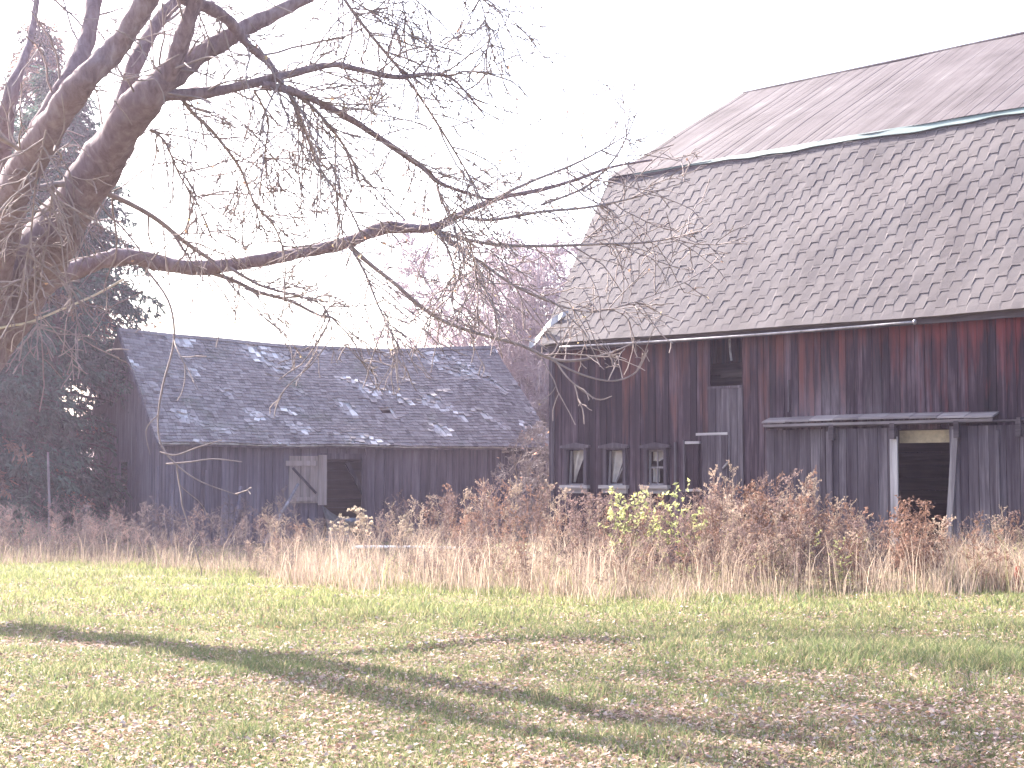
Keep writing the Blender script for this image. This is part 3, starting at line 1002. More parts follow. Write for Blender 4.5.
def scrap():
    mb = MB()
    c = spl(338, 516, -.35)
    o = world(S0, PH, c[0], -.5, 0)
    ctr = at(337, 522, o[1])
    n, m_ = 12, 7
    V = []
    for i in range(m_):
        t_ = i / (m_ - 1)
        rad = .20 + .28 * t_
        for j in range(n):
            a = j / n * 2 * math.pi
            V.append((ctr[0] + rad * math.cos(a) * 1.1 + .15 * t_, ctr[1] + rad * math.sin(a) * .7, ctr[2] - .25 + .42 * t_ + .10 * math.sin(a * 2 + 1) * t_ - .15 * math.cos(a) * t_))
    V += [(x_ * 1, y_ + .012, z_ - .015) for x_, y_, z_ in V]
    f = [(i * n + j, i * n + (j + 1) % n, (i + 1) * n + (j + 1) % n, (i + 1) * n + j) for i in range(m_ - 1) for j in range(n)]
    k = n * m_
    mb.add(V, f + [tuple(q + k for q in ff[::-1]) for ff in f])
    mb.tube([(ctr[0] - .1, ctr[1], 0), (ctr[0] - .05, ctr[1], ctr[2] - .2)], .2, 10)
    mb.tube([(ctr[0] + .25, ctr[1] + .1, 0), (ctr[0] + .2, ctr[1] + .1, ctr[2] - .2)], .14, 10)
    o = mb.build('scrap_tub', M['scrap'], loc=(ctr[0], ctr[1], 0)); tag(o, 'bent grey metal tub lying in the open shed doorway', 'tub')
scrap()

# ================================================================== TREES
class TB:
    """collects many tubes fast"""
    def __init__(s): s.V = []; s.F = []; s.n = 0
    def tube(s, pts, rad, k=4, bump=0):
        m = MB(); m.tube(pts, rad, k, bump=bump, cap=False)
        s.V.append(m.v[0]); s.F.append(np.array(m.f) + s.n); s.n += len(m.v[0])
    def build(s, name, mat, parent=None, loc=None, smooth=True):
        return np_mesh(name, np.concatenate(s.V), np.concatenate(s.F), mat, parent=parent, loc=loc, smooth=smooth)
rt = np.random.default_rng(77)
def smooth_path(P, n=None):
    P = np.asarray(P, float)
    n = n or (len(P) - 1) * 5 + 1
    t = np.linspace(0, len(P) - 1, n); out = np.zeros((n, P.shape[1]))
    for i, tt in enumerate(t):
        k = min(int(tt), len(P) - 2); u = tt - k
        p0 = P[max(k - 1, 0)]; p1 = P[k]; p2 = P[k + 1]; p3 = P[min(k + 2, len(P) - 1)]
        out[i] = .5 * ((2 * p1) + (-p0 + p2) * u + (2 * p0 - 5 * p1 + 4 * p2 - p3) * u * u + (-p0 + 3 * p1 - 3 * p2 + p3) * u ** 3)
    return out
def unit(v): return v / (np.linalg.norm(v) + 1e-9)
def grow(tb, p, d, length, r, depth, grav=-.12, wander=.28, kids=4, tips=None, k=4, rmin=.0022, spread=.8):
    n = max(3, int(4 + length * 3)); n = min(n, 9)
    pts = [np.array(p)]; dirs = [unit(d)]
    for i in range(n):
        dd = unit(dirs[-1] + rt.normal(0, wander, 3) * (.6 if i else .3) + np.array([0, 0, grav]) * (.6 + i / n))
        dirs.append(dd); pts.append(pts[-1] + dd * length / n)
    rad = np.linspace(r, max(rmin, r * .4), n + 1)
    tb.tube(pts, rad, k if r > .008 else 3)
    if tips is not None: tips.append((pts[-1], dirs[-1]))
    if depth > 0:
        m = rt.poisson(kids) + 1
        for _ in range(m):
            t = rt.uniform(.2, 1.0); i = min(int(t * n), n - 1)
            side = unit(np.cross(dirs[i + 1], rt.normal(0, 1, 3)))
            nd = unit(dirs[i + 1] * rt.uniform(.5, 1) + side * spread * rt.uniform(.6, 1.2))
            grow(tb, pts[i] + (pts[i + 1] - pts[i]) * (t * n - i), nd, length * rt.uniform(.32, .62) * (1.15 - .5 * t), max(rmin, rad[i] * .6), depth - 1, grav, wander, kids * .75, tips, k, rmin, spread)

TS = 1.5
LEVEL_FAMILY = set([6] + list(range(17, 29)) + list(range(30, 34)))
def limb_depth(py, Y, level):
    # the leaning trunk and its upper limbs also lean towards the yard
    return Y if level else Y - 2.0 * min(1.0, max(0.0, (335 - py) / 240))
def limb_pts(seq, level=False):
    """(px, py, Y, radius in px at that depth) -> 3-D points and radii"""
    # depths were judged for a tree 12 m away; it stands half as far again
    seq = [(a, b, limb_depth(b, Y, level), q) for a, b, Y, q in seq]
    P = np.array([at(a, b, Y * TS) for a, b, Y, _ in seq]); Rr = np.array([q * (.72 if q < 7 else .86) * Y * TS / F for *_, Y, q in seq])
    S = smooth_path(np.concatenate([P, Rr[:, None]], 1))
    return S[:, :3], np.abs(S[:, 3])
LIMBS = [
    # main leaning limb
    [(-235, 700, 11.6, 62), (-185, 600, 11.7, 52), (-120, 480, 11.8, 46), (-50, 375, 11.9, 40), (15, 298, 12, 34), (58, 228, 12, 29), (98, 168, 12, 25), (130, 118, 12, 22), (158, 86, 12, 19), (190, 61, 12.05, 13), (218, 44, 12.1, 11), (247, 27, 12.2, 9.5), (282, 10, 12.3, 8.5), (330, -18, 12.5, 7), (400, -70, 12.8, 5)],
    [(155, 92, 12, 12), (172, 66, 11.9, 11), (184, 34, 11.8, 10), (196, -2, 11.7, 9), (212, -50, 11.6, 8), (240, -110, 11.4, 5)],
    # left leaning stems
    [(-30, 380, 11.9, 30), (-5, 262, 11.6, 24), (8, 200, 11.5, 22), (36, 150, 11.4, 19), (63, 108, 11.4, 17), (88, 76, 11.3, 15), (115, 49, 11.3, 13.5), (141, 10, 11.2, 12.5), (165, -30, 11.1, 11), (215, -100, 11, 8)],
    [(28, 150, 11.5, 12), (62, 90, 11.7, 11), (85, 45, 11.9, 10), (94, 2, 12, 9), (102, -50, 12.2, 8)],
    [(96, 152, 12.1, 10), (118, 113, 12.4, 9.5), (137, 60, 12.6, 9), (158, 22, 12.8, 8), (184, -8, 13, 7), (220, -60, 13.2, 5)],
    [(-40, 330, 11.8, 22), (-14, 210, 12.2, 18), (2, 140, 12.4, 12), (12, 90, 12.6, 8), (30, 40, 12.9, 5), (38, -10, 13.1, 4)],
    # long level limb
    [(15, 305, 11.9, 13), (45, 285, 11.9, 12), (75, 270, 12, 10.5), (105, 260, 12.1, 10), (132, 257, 12.2, 9.5), (165, 264, 12.3, 9), (200, 268, 12.4, 8.5), (250, 262, 12.5, 7.5), (300, 253, 12.7, 7), (345, 243, 12.8, 7), (385, 228, 12.9, 7.2), (430, 228, 13, 6), (465, 212, 13.1, 4.6), (500, 198, 13.2, 3.6), (540, 190, 13.3, 3), (575, 180, 13.4, 2.4), (612, 167, 13.5, 2), (652, 160, 13.7, 1.3)],
    # branch from the fork, running level to the right
    [(165, 95, 12, 8), (205, 93, 12.1, 7), (250, 84, 12.2, 6.5), (290, 74, 12.3, 6), (330, 65, 12.4, 4.5), (352, 68, 12.5, 4.2), (395, 77, 12.6, 3.6), (430, 74, 12.7, 3), (455, 81, 12.7, 2), (485, 116, 12.8, 1)],
    [(262, 84, 12.2, 6), (300, 94, 12.3, 5.5), (345, 116, 12.5, 4.8), (387, 143, 12.7, 4.4), (423, 168, 12.8, 3.8), (440, 183, 12.9, 3), (470, 194, 13, 2.2), (491, 200, 13.1, 1.6)],
    [(168, -25, 11.3, 9), (184, -2, 11.7, 8), (212, 9, 11.9, 7.5), (231, 23, 12, 7), (249, 46, 12.1, 6), (268, 62, 12.2, 5.5), (282, 84, 12.2, 4)],
    [(285, 88, 12.3, 3.4), (310, 105, 12.3, 3), (334, 132, 12.4, 2.4), (352, 160, 12.4, 1.8), (362, 190, 12.5, 1)],
    [(290, 96, 12.3, 2.8), (302, 122, 12.3, 2.4), (320, 168, 12.4, 2), (350, 210, 12.5, 1.4), (362, 236, 12.6, .8)],
    [(325, -40, 12.4, 4), (345, 0, 12.5, 2.6), (375, 40, 12.6, 2.4), (405, 76, 12.7, 2.2), (430, 112, 12.8, 1.8), (455, 152, 12.9, 1.5), (476, 187, 13, 1)],
    # branch crossing the sky below the fork
    [(40, 188, 11.8, 5), (64, 184, 11.9, 4.6), (100, 191, 12, 4.4), (150, 215, 12.2, 3.8), (186, 243, 12.3, 3.4), (214, 262, 12.4, 3)],
    [(150, 130, 12, 2), (165, 142, 12, 1.8), (180, 176, 12.1, 1.5), (198, 205, 12.2, 1.2), (216, 250, 12.3, .8)],
    [(178, 92, 12.05, 3.4), (192, 112, 12.1, 3), (213, 132, 12.2, 2.6), (240, 168, 12.3, 2.2), (254, 202, 12.3, 1.8), (274, 226, 12.4, 1.5), (284, 250, 12.5, 1)],
    [(254, 90, 12.2, 2), (268, 120, 12.2, 1.7), (265, 155, 12.2, 1.4), (268, 190, 12.3, .9)],
    # under the level limb
    [(205, 271, 12.4, 3.4), (232, 280, 12.5, 3.2), (258, 292, 12.5, 2.8), (290, 301, 12.6, 2.5), (318, 315, 12.6, 2), (334, 318, 12.7, 1.3)],
    [(230, 268, 12.4, 2.6), (262, 286, 12.3, 2), (298, 296, 12.2, 1.6), (325, 308, 12.1, 1.2), (334, 340, 12.1, .8)],
    [(350, 247, 12.8, 4), (372, 266, 12.9, 3.4), (395, 284, 13, 3.2), (420, 306, 13.1, 3), (445, 322, 13.2, 2.8), (480, 334, 13.3, 2.6), (520, 345, 13.4, 2.4), (552, 359, 13.5, 2.2), (580, 360, 13.6, 2), (612, 352, 13.7, 1.3), (640, 340, 13.8, .8)],
    [(552, 360, 13.5, 1.6), (580, 374, 13.5, 1.4), (612, 381, 13.6, 1.2), (636, 372, 13.7, 1), (648, 350, 13.7, .7)],
    [(555, 360, 13.5, 1.3), (570, 380, 13.4, 1.1), (596, 399, 13.4, 1), (612, 396, 13.4, .7)],
    [(352, 249, 12.8, 2), (366, 275, 12.8, 1.8), (378, 305, 12.7, 1.5), (392, 334, 12.7, 1.2), (402, 352, 12.7, .8)],
    [(434, 230, 13, 3), (468, 240, 13.1, 2.8), (500, 245, 13.2, 2.6), (545, 246, 13.3, 2.3), (600, 244, 13.4, 1.9), (650, 242, 13.5, 1.4), (700, 232, 13.7, .9)],
    [(455, 216, 13, 2.8), (490, 220, 13.1, 2.5), (540, 212, 13.2, 2.3), (590, 207, 13.3, 1.9), (640, 196, 13.4, 1.4), (690, 180, 13.6, .8)],
    [(492, 200, 13.1, 2.6), (530, 182, 13.2, 2.2), (570, 166, 13.3, 1.8), (600, 151, 13.3, 1.3), (632, 132, 13.4, .8)],
    [(541, 205, 13.3, 2), (580, 190, 13.4, 1.8), (600, 175, 13.5, 1.6), (620, 150, 13.5, 1.3), (637, 112, 13.6, .8)],
    [(438, 232, 13, 3), (460, 248, 13.1, 2.6), (483, 264, 13.2, 2.4), (512, 284, 13.2, 2), (545, 300, 13.3, 1.7), (590, 312, 13.4, 1.3), (640, 300, 13.5, .9), (690, 280, 13.7, .7)],
    [(437, 231, 13, 2), (448, 250, 13, 1.8), (455, 275, 13, 1.6), (452, 300, 13, 1.3), (458, 322, 13, .8)],
    [(437, 185, 12.9, 2), (444, 205, 12.9, 1.6), (468, 240, 13, 1.4), (474, 262, 13, 1), (478, 290, 13, .7)],
    # hanging sprays over the shed gable, lit from behind
    [(140, 262, 12.3, 2), (168, 300, 12.2, 1.7), (174, 340, 12.2, 1.6), (163, 385, 12.1, 1.5), (158, 420, 12.1, 1.4), (162, 446, 12.1, 1.3), (178, 466, 12, 1.2), (202, 482, 12, 1), (238, 495, 12, .7)],
    [(160, 452, 12.1, 1.2), (176, 455, 12, 1.1), (196, 448, 12, .9), (222, 440, 12, .6)],
    [(166, 464, 12.1, 1.2), (190, 462, 12, 1.1), (214, 459, 12, .9), (242, 462, 12, .6)],
    [(158, 415, 12.1, 1), (146, 430, 12.1, .9), (150, 455, 12.1, .6)],
    [(330, -45, 12.5, 2.4), (405, -62, 12.6, 2), (462, -34, 12.6, 1.6), (482, 6, 12.7, 1.1), (486, 28, 12.7, .9), (492, 48, 12.7, .6)],
    [(345, -48, 12.5, 2), (388, -35, 12.5, 1.4), (402, 0, 12.5, 1), (406, 24, 12.5, .7)],
    [(20, 150, 11.3, 3), (-10, 132, 11.2, 4), (-60, 120, 11, 5)],
    [(52, 190, 11.3, 1.3), (47, 240, 11.2, 1.2), (34, 290, 11.1, 1.1), (38, 330, 11.1, .8)],
    [(46, 130, 11.2, 1.4), (36, 180, 11, 1.3), (30, 240, 10.9, 1.1), (18, 300, 10.9, .8)],
]
def crown_top(twg, big, tips):
    # the crown goes on above: limbs rising behind and over the yard
    for (p0, d0, ln, r) in ((at(330, -18, (12.5 - 2) * TS), (.55, .62, .5), 5.5, .055), (at(400, -70, (12.8 - 2) * TS), (.15, .8, .55), 5.5, .05), (at(215, -50, (11.4 - 2) * TS), (-.1, .7, .7), 6, .06),
                            (at(165, -30, (11.1 - 2) * TS), (-.25, .5, .8), 6, .075), (at(220, -60, (13.2 - 2) * TS), (.5, .7, .55), 6.5, .05), (at(240, -110, (11.4 - 2) * TS), (.75, .35, .65), 5, .045)):
        d = unit(np.array(d0)); pts = [np.array(p0)]
        for i in range(9):
            d = unit(d + rt.normal(0, .13, 3)); d[2] = max(d[2], .30)
            pts.append(pts[-1] + unit(d) * ln / 9)
        big.tube(pts, np.linspace(r, r * .2, 10), 8)
        for i in range(1, 10):
            for _ in range(4):
                side = unit(np.cross(d, rt.normal(0, 1, 3)))
                grow(twg, pts[i], unit(d + side + np.array([0, 0, .35])), ln * rt.uniform(.18, .42), r * (1 - i / 11) * .5, 2, grav=.03, wander=.22, kids=3.5, tips=tips, rmin=.003)
def foreground_tree():
    o_ = at(-235, 640, 11.6 * TS); o_[2] = 0
    t = tag(empty('bare_tree', o_), 'large bare leaning tree with long level limb spreading over the yard', 'tree')
    big = TB(); twg = TB(); tips = []
    paths = []
    for li, L_ in enumerate(LIMBS):
        P, Rr = limb_pts(L_, li in LEVEL_FAMILY)
        mx = Rr.max()
        if mx > .04:
            # fine resampling and lumpy bark
            n = len(P) * 3
            S = smooth_path(np.concatenate([P, Rr[:, None]], 1), n)
            k = 16 if mx > .09 else 9
            m = MB(); m.tube(S[:, :3], np.abs(S[:, 3]), k, cap=True)
            V = m.v[0].reshape(n, k, 3); c_ = S[:, None, :3]
            q = np.arange(n)[:, None] * .35; jj = np.arange(k)[None, :] * 2 * math.pi / k
            lump = 1 + .07 * np.sin(q * .9 + 2 * jj) + .05 * np.sin(q * 2.3 - 3 * jj + 1) + rt.normal(0, .02, (n, k))
            V = c_ + (V - c_) * lump[..., None]
            fq = [f for f in m.f if len(f) == 4]
            big.V.append(V.reshape(-1, 3)); big.F.append(np.array(fq) + big.n); big.n += n * k
        else:
            twg.tube(P, np.maximum(Rr, .003), 5)
        paths.append((P, Rr))
    # twigs along every limb
    for P, Rr in paths:
        L_ = np.linalg.norm(np.diff(P, axis=0), axis=1).sum()
        thin = Rr.mean() < .032
        cnt = int(L_ * (15.0 if thin else 7.5) * (.6 if P[-1][0] > 1.2 else 1) * (.06 if P[-1][0] < -2.9 and P[-1][2] < 2.6 else 1) * (.3 if P[0][0] > -2.2 and P[-1][2] < 4.2 and P[-1][0] > .8 else 1) * (.14 if Rr.max() > .12 else 1))
        for _ in range(cnt):
            i = rt.integers(1 if not thin else 0, len(P) - 1)
            if Rr[i] > .22 and rt.random() < .6: continue
            p = P[i] + (P[i + 1] - P[i]) * rt.random(); d = unit(P[i + 1] - P[i])
            if p[2] < .9: continue
            side = unit(np.cross(d, rt.normal(0, 1, 3)))
            dn = unit(d * rt.uniform(.3, 1.0) + side * rt.uniform(.5, 1.1))
            ln = rt.uniform(.3, 1.25) * (1.0 if thin else 1.25)
            grow(twg, p + side * Rr[i] * .7, dn, ln, rt.uniform(.0075, .0105) if thin else rt.uniform(.0085, .014), 2 if rt.random() < .35 else 1, grav=-.06, wander=.26, kids=1.3, tips=tips, rmin=.0066)
    crown_top(twg, big, tips)
    big.build('trunk', M['bark'], t, loc=o_)
    twg.build('twigs', M['twig'], t, loc=o_)
    # a few dead leaves left on the twigs
    n = 420
    idx = rt.integers(0, len(tips), n)
    P = np.array([tips[i][0] for i in idx])
    leaf_cloud('dead_leaves', P, .018, .036, [(.34, .20, .13), (.28, .16, .11), (.42, .33, .19)], t, o_)
def leaf_cloud(name, P, smin, smax, pal, parent, loc, mat='leaf', flat=False):
    n = len(P)
    a = rt.normal(0, 1, (n, 3)); a /= np.linalg.norm(a, axis=1)[:, None]
    b = rt.normal(0, 1, (n, 3)); b -= a * (a * b).sum(1)[:, None]; b /= np.linalg.norm(b, axis=1)[:, None]
    s = rt.uniform(smin, smax, (n, 1))
    nrm_ = np.cross(a, b)
    V = np.stack([P - a * s, P + b * s * .55 + nrm_ * s * .2, P + a * s, P - b * s * .55 + nrm_ * s * .2], 1).reshape(-1, 3)
    Fc = np.arange(n * 4).reshape(n, 4)
    pal = np.array(pal); c = pal[rt.integers(0, len(pal), n)] * rt.uniform(.75, 1.25, (n, 1))
    return np_mesh(name, V, Fc, M[mat], cols=np.repeat(c, 4, 0), parent=parent, loc=loc)
foreground_tree()
# rope tied from the trunk
mb = MB()
rpx = [(-60, 345, 11.2), (0, 328, 11.3), (30, 322, 11.4), (62, 309, 11.6), (95, 295, 11.9), (124, 279, 12.1)]
P = smooth_path([at(a, b, Y * TS) for a, b, Y in rpx])
mb.tube(P, .015, 6)
tag(mb.build('rope', M['rope'], loc=P[0], smooth=True), 'thin pale rope tied under the level limb of the bare tree', 'rope')

def bare_tree(name, label, base, height, spread, n_main, mat, seed, leaf=None, group=None, r0=.09, lean=(0, 0), rmin=.006, kids=4.0, depth=3):
    global rt
    rt = np.random.default_rng(seed)
    t = tag(empty(name, base), label, 'tree', group)
    tr = TB(); tw = TB(); tips = []
    for s_ in range(n_main):
        d = unit(np.array([rt.normal(lean[0], spread), rt.normal(lean[1], spread), 1.0]))
        n = 8
        pts = [np.array(base) + np.array([rt.normal(0, .15), rt.normal(0, .15), -.1])]
        for i in range(n):
            d = unit(d + rt.normal(0, .12, 3) + np.array([0, 0, .05])); pts.append(pts[-1] + d * height / n * rt.uniform(.8, 1.05))
        rad = np.linspace(r0, r0 * .22, n + 1)
        tr.tube(pts, rad, 6)
        for i in range(1, n + 1):
            for _ in range(rt.poisson(3.0)):
                side = unit(rt.normal(0, 1, 3) * [1, 1, .4])
                nd = unit(d * .6 + side)
                grow(tw, pts[i] - (pts[i] - pts[i - 1]) * rt.random(), nd, height * rt.uniform(.16, .34) * (1.2 - .6 * i / n), rad[i] * .45, depth, grav=.03, wander=.25, kids=kids, tips=tips, rmin=rmin)
    tr.build('trunk', mat, t, loc=base); tw.build('twigs', mat, t, loc=base)
    if leaf:
        idx = rt.integers(0, len(tips), leaf[0])
        leaf_cloud('leaves', np.array([tips[i][0] for i in idx]) + rt.normal(0, .06, (leaf[0], 3)), .03, .065, leaf[1], t, base)
    return t
def gp(px, Y):
    p = at(px, 478, Y); p[2] = 0; return p
bare_tree('bare_tree', 'pale leafless tree between the shed and the barn, yellow leaves at its left', gp(506, 53), 9.8, .32, 13, M['pale_twig'], 5, (160, [(.55, .48, .22), (.6, .52, .3)]), rmin=.011)
bare_tree('bare_tree', 'pale leafless thicket tree close behind the left barn corner', gp(548, 51), 10.6, .28, 13, M['pale_twig'], 6, (60, [(.55, .48, .22)]), rmin=.011)
bare_tree('bare_tree', 'small bare tree top showing above the middle of the shed ridge', gp(378, 58), 7.0, .18, 3, M['pale_twig'], 9, None, rmin=.010, r0=.07, kids=3)
bare_tree('bare_tree', 'lower pale thicket tree behind the right end of the shed roof', gp(478, 55), 8.2, .34, 10, M['pale_twig'], 15, None, rmin=.011)
bare_tree('dead_shrub', 'brown tangled shrub grown against the right end of the shed', gp(537, 37.3), 3.2, .36, 6, M['twig'], 12, (120, [(.30, .16, .12), (.36, .22, .15)]), r0=.03, rmin=.005)

GP = 0
def conifer(label, base, height, rmax, seed, brown=.1, lean=0, zlow=.03, dens=1.0, pal=None):
    global rt
    rt = np.random.default_rng(seed)
    t = tag(empty('conifer', base), label, 'tree')
    tb = TB()
    z = np.linspace(-.1, height, 12)
    tb.tube(np.stack([base[0] + lean * z / height, np.full(12, base[1]), z], -1), np.linspace(.22, .03, 12), 8)
    P = []; D = []; S = []; Cc = []
    nb = int(230 * dens)
    for b in range(nb):
        h = height * (zlow + (1 - zlow) * rt.random() ** 1.15)
        ln = rmax * (1 - h / height) ** .75 * rt.uniform(.65, 1.12) + .35
        a = rt.uniform(0, 2 * math.pi)
        n = 9
        ts = np.linspace(0, 1, n)
        rr = ln * ts
        zz = h + ln * (.10 * ts - .45 * ts ** 2 + .12 * ts ** 4)
        pts = np.stack([base[0] + lean * h / height + rr * math.cos(a), base[1] + rr * math.sin(a), zz], -1) + rt.normal(0, .04, (n, 3)) * ts[:, None]
        tb.tube(pts, np.linspace(.035, .008, n), 4)
        bt = rt.uniform(.6, 1.35); br = rt.random() < brown
        m = int(46 * ln / rmax) + 12
        for _ in range(m):
            u = rt.uniform(.18, 1.02); i = min(int(u * (n - 1)), n - 2)
            p = pts[i] + (pts[i + 1] - pts[i]) * (u * (n - 1) - i)
            dv = unit(np.array([math.cos(a), math.sin(a), 0]) * .6 + rt.normal(0, .55, 3) + np.array([0, 0, -.75]))
            P.append(p + rt.normal(0, .07, 3)); D.append(dv); S.append(rt.uniform(.16, .42))
            base_c = np.array(pal[0]) if not br else np.array(pal[1])
            Cc.append(base_c * bt * rt.uniform(.7, 1.4))
    P = np.array(P); D = np.array(D); S = np.array(S)[:, None]; Cc = np.array(Cc)
    # each spray: 4 narrow leaf-shaped faces fanned round its axis
    Vs, Cs = [], []
    for q in range(5):
        sd_ = np.cross(D, rt.normal(0, 1, D.shape)); sd_ /= np.linalg.norm(sd_, axis=1)[:, None]
        d2 = D + sd_ * rt.uniform(-.7, .7, (len(D), 1)); d2 /= np.linalg.norm(d2, axis=1)[:, None]
        w_ = np.cross(d2, rt.normal(0, 1, D.shape)); w_ /= np.linalg.norm(w_, axis=1)[:, None]
        st = P + D * S * rt.uniform(-.2, .5, (len(D), 1)); L_ = S * rt.uniform(.45, .8, (len(D), 1)); ww = rt.uniform(.014, .032, (len(D), 1))
        Vs.append(np.stack([st, st + d2 * L_ * .45 + w_ * ww, st + d2 * L_, st + d2 * L_ * .45 - w_ * ww], 1).reshape(-1, 3))
        Cs.append(np.repeat(Cc * rt.uniform(.8, 1.2, (len(D), 1)), 4, 0))
    V = np.concatenate(Vs); 
    tb.build('trunk', M['dark_bark'], t, loc=base)
    np_mesh('crown', V, np.arange(len(V)).reshape(-1, 4), M['needles'], cols=np.concatenate(Cs), parent=t, loc=base)
    return t
GP = [(.042, .075, .056), (.17, .105, .07)]
conifer('tall dark green conifer rising behind the left end of the shed', gp(52, 40), 12.6, 4.1, 41, .08, pal=GP, dens=2.4)
conifer('dark drooping conifer at the left edge beside the shed gable', gp(-8, 37.5), 7.6, 2.6, 42, .04, pal=GP, dens=2.3, zlow=.03)
conifer('brown tinged conifer standing behind the others at far left', gp(30, 46), 15.8, 4.8, 43, .5, pal=[(.055, .06, .042), (.20, .125, .085)], dens=1.5, zlow=.3)

# ================================================================== LAWN
gr = np.random.default_rng(91)
def lawn_edge(x, y):
    """weed border: True where the mown lawn is"""
    return y < edge_y(x)
EP = [ground_at(*q) for q in ((-300, 560), (0, 563), (150, 570), (300, 583), (450, 593), (600, 598), (800, 600), (1024, 592), (1300, 590))]
_ex = np.array([p[0] for p in EP]); _ey = np.array([p[1] for p in EP])
def edge_y(x):
    # the border as a line in plan, slightly wavy
    t = np.interp(x, np.sort(_ex), _ey[np.argsort(_ex)])
    return t + .5 * fnoise(x, x * 0, 1.1, 20)
def scatter(n, y0, y1, marg=1.25, pw=1.0):
    u = gr.random(n); y = y0 + (y1 - y0) * u ** pw
    x = gr.uniform(-1, 1, n) * y * 512 / F * marg
    return x, y
def leafy(x, y):
    """share of leaf litter against green grass, -1..1"""
    v = .8 * fnoise(x * .9, y * 1.6, .9, 30) + .45 * fnoise(x, y * 1.4, 2.4, 31)
    near = np.clip((14.5 - y) / 5.5, -1.2, .8)
    # green tongue at right, greener left corner
    green = np.exp(-(((x - 4.2) / 2.2) ** 2 + ((y - 14.0) / 2.2) ** 2)) + .8 * np.exp(-(((x + 2.6) / 1.2) ** 2 + ((y - 8.4) / .8) ** 2))
    return v * .75 + near * .75 + .22 - green * 1.0
def blades(name, x, y, hgt, wid, col, mat, bend=.45, z0=None, lean=None, kind='stuff', loc=None):
    n = len(x)
    a = gr.uniform(0, 2 * math.pi, n); ca, sa = np.cos(a), np.sin(a)
    la = gr.uniform(0, 2 * math.pi, n) if lean is None else lean
    bd = hgt * bend * gr.uniform(.2, 1.6, n)
    z = gz(x, y) - .01 if z0 is None else z0
    lx, ly = np.cos(la), np.sin(la)
    V = np.empty((n, 5, 3))
    w_ = wid / 2
    V[:, 0] = np.stack([x - ca * w_, y - sa * w_, z], -1)
    V[:, 1] = np.stack([x + ca * w_, y + sa * w_, z], -1)
    mx, my = x + lx * bd * .3, y + ly * bd * .3
    V[:, 2] = np.stack([mx + ca * w_ * .8, my + sa * w_ * .8, z + hgt * .6], -1)
    V[:, 3] = np.stack([mx - ca * w_ * .8, my - sa * w_ * .8, z + hgt * .6], -1)
    V[:, 4] = np.stack([x + lx * bd, y + ly * bd, z + hgt], -1)
    b = np.arange(n)[:, None] * 5
    T = np.concatenate([b + np.array([[0, 1, 2]]), b + np.array([[0, 2, 3]]), b + np.array([[3, 2, 4]])], 1).reshape(-1, 3)
    o = np_mesh(name, V.reshape(-1, 3), T, mat, cols=np.repeat(col, 5, 0))
    return o
def lawn():
    xs, ys = [], []
    for n, y0, y1 in ((120000, 6.6, 11), (110000, 11, 17), (90000, 17, 28)):
        x, y = scatter(n, y0, y1, 1.25)
        k = (y < edge_y(x) + .6) & (gr.random(n) > np.clip(leafy(x, y) * .6, 0, .62))
        xs.append(x[k]); ys.append(y[k])
    x = np.concatenate(xs); y = np.concatenate(ys)
    tall = 1 + .45 * np.clip(fnoise(x, y, 1.6, 33), -1, 1) + 1.1 * np.clip(fnoise(x, y, 3.6, 35) - .75, 0, 1) + .9 * np.exp(-(((x - 4.0) / 2.0) ** 2 + ((y - 13.6) / 1.6) ** 2))
    h = gr.uniform(.025, .075, len(x)) * tall * np.where(y > 16, 1.4, 1)
    wd = np.where(y < 11, .0065, np.where(y < 17, .009, .013))
    c0 = np.array([.118, .146, .062]); c1 = np.array([.19, .205, .095]); c2 = np.array([.32, .27, .16]); c3 = np.array([.13, .17, .09])
    t = gr.random(len(x))[:, None]; dn = np.clip(.5 + .5 * fnoise(x, y, 1.2, 34), 0, 1)[:, None]
    col = c0 * (1 - t) + c1 * t
    col = np.where(gr.random((len(x), 1)) < .16 + .12 * dn, c2, col)
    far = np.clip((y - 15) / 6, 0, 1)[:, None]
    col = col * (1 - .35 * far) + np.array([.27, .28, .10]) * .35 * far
    col = np.where(gr.random((len(x), 1)) < .06, c3, col) * gr.uniform(.75, 1.25, (len(x), 1))
    o = blades('lawn_grass', x, y, h, wd * gr.uniform(.7, 1.3, len(x)), col, M['grass'], .7)
    tag(o, 'short mown green grass of the yard in the foreground', 'grass', kind='stuff')
lawn()
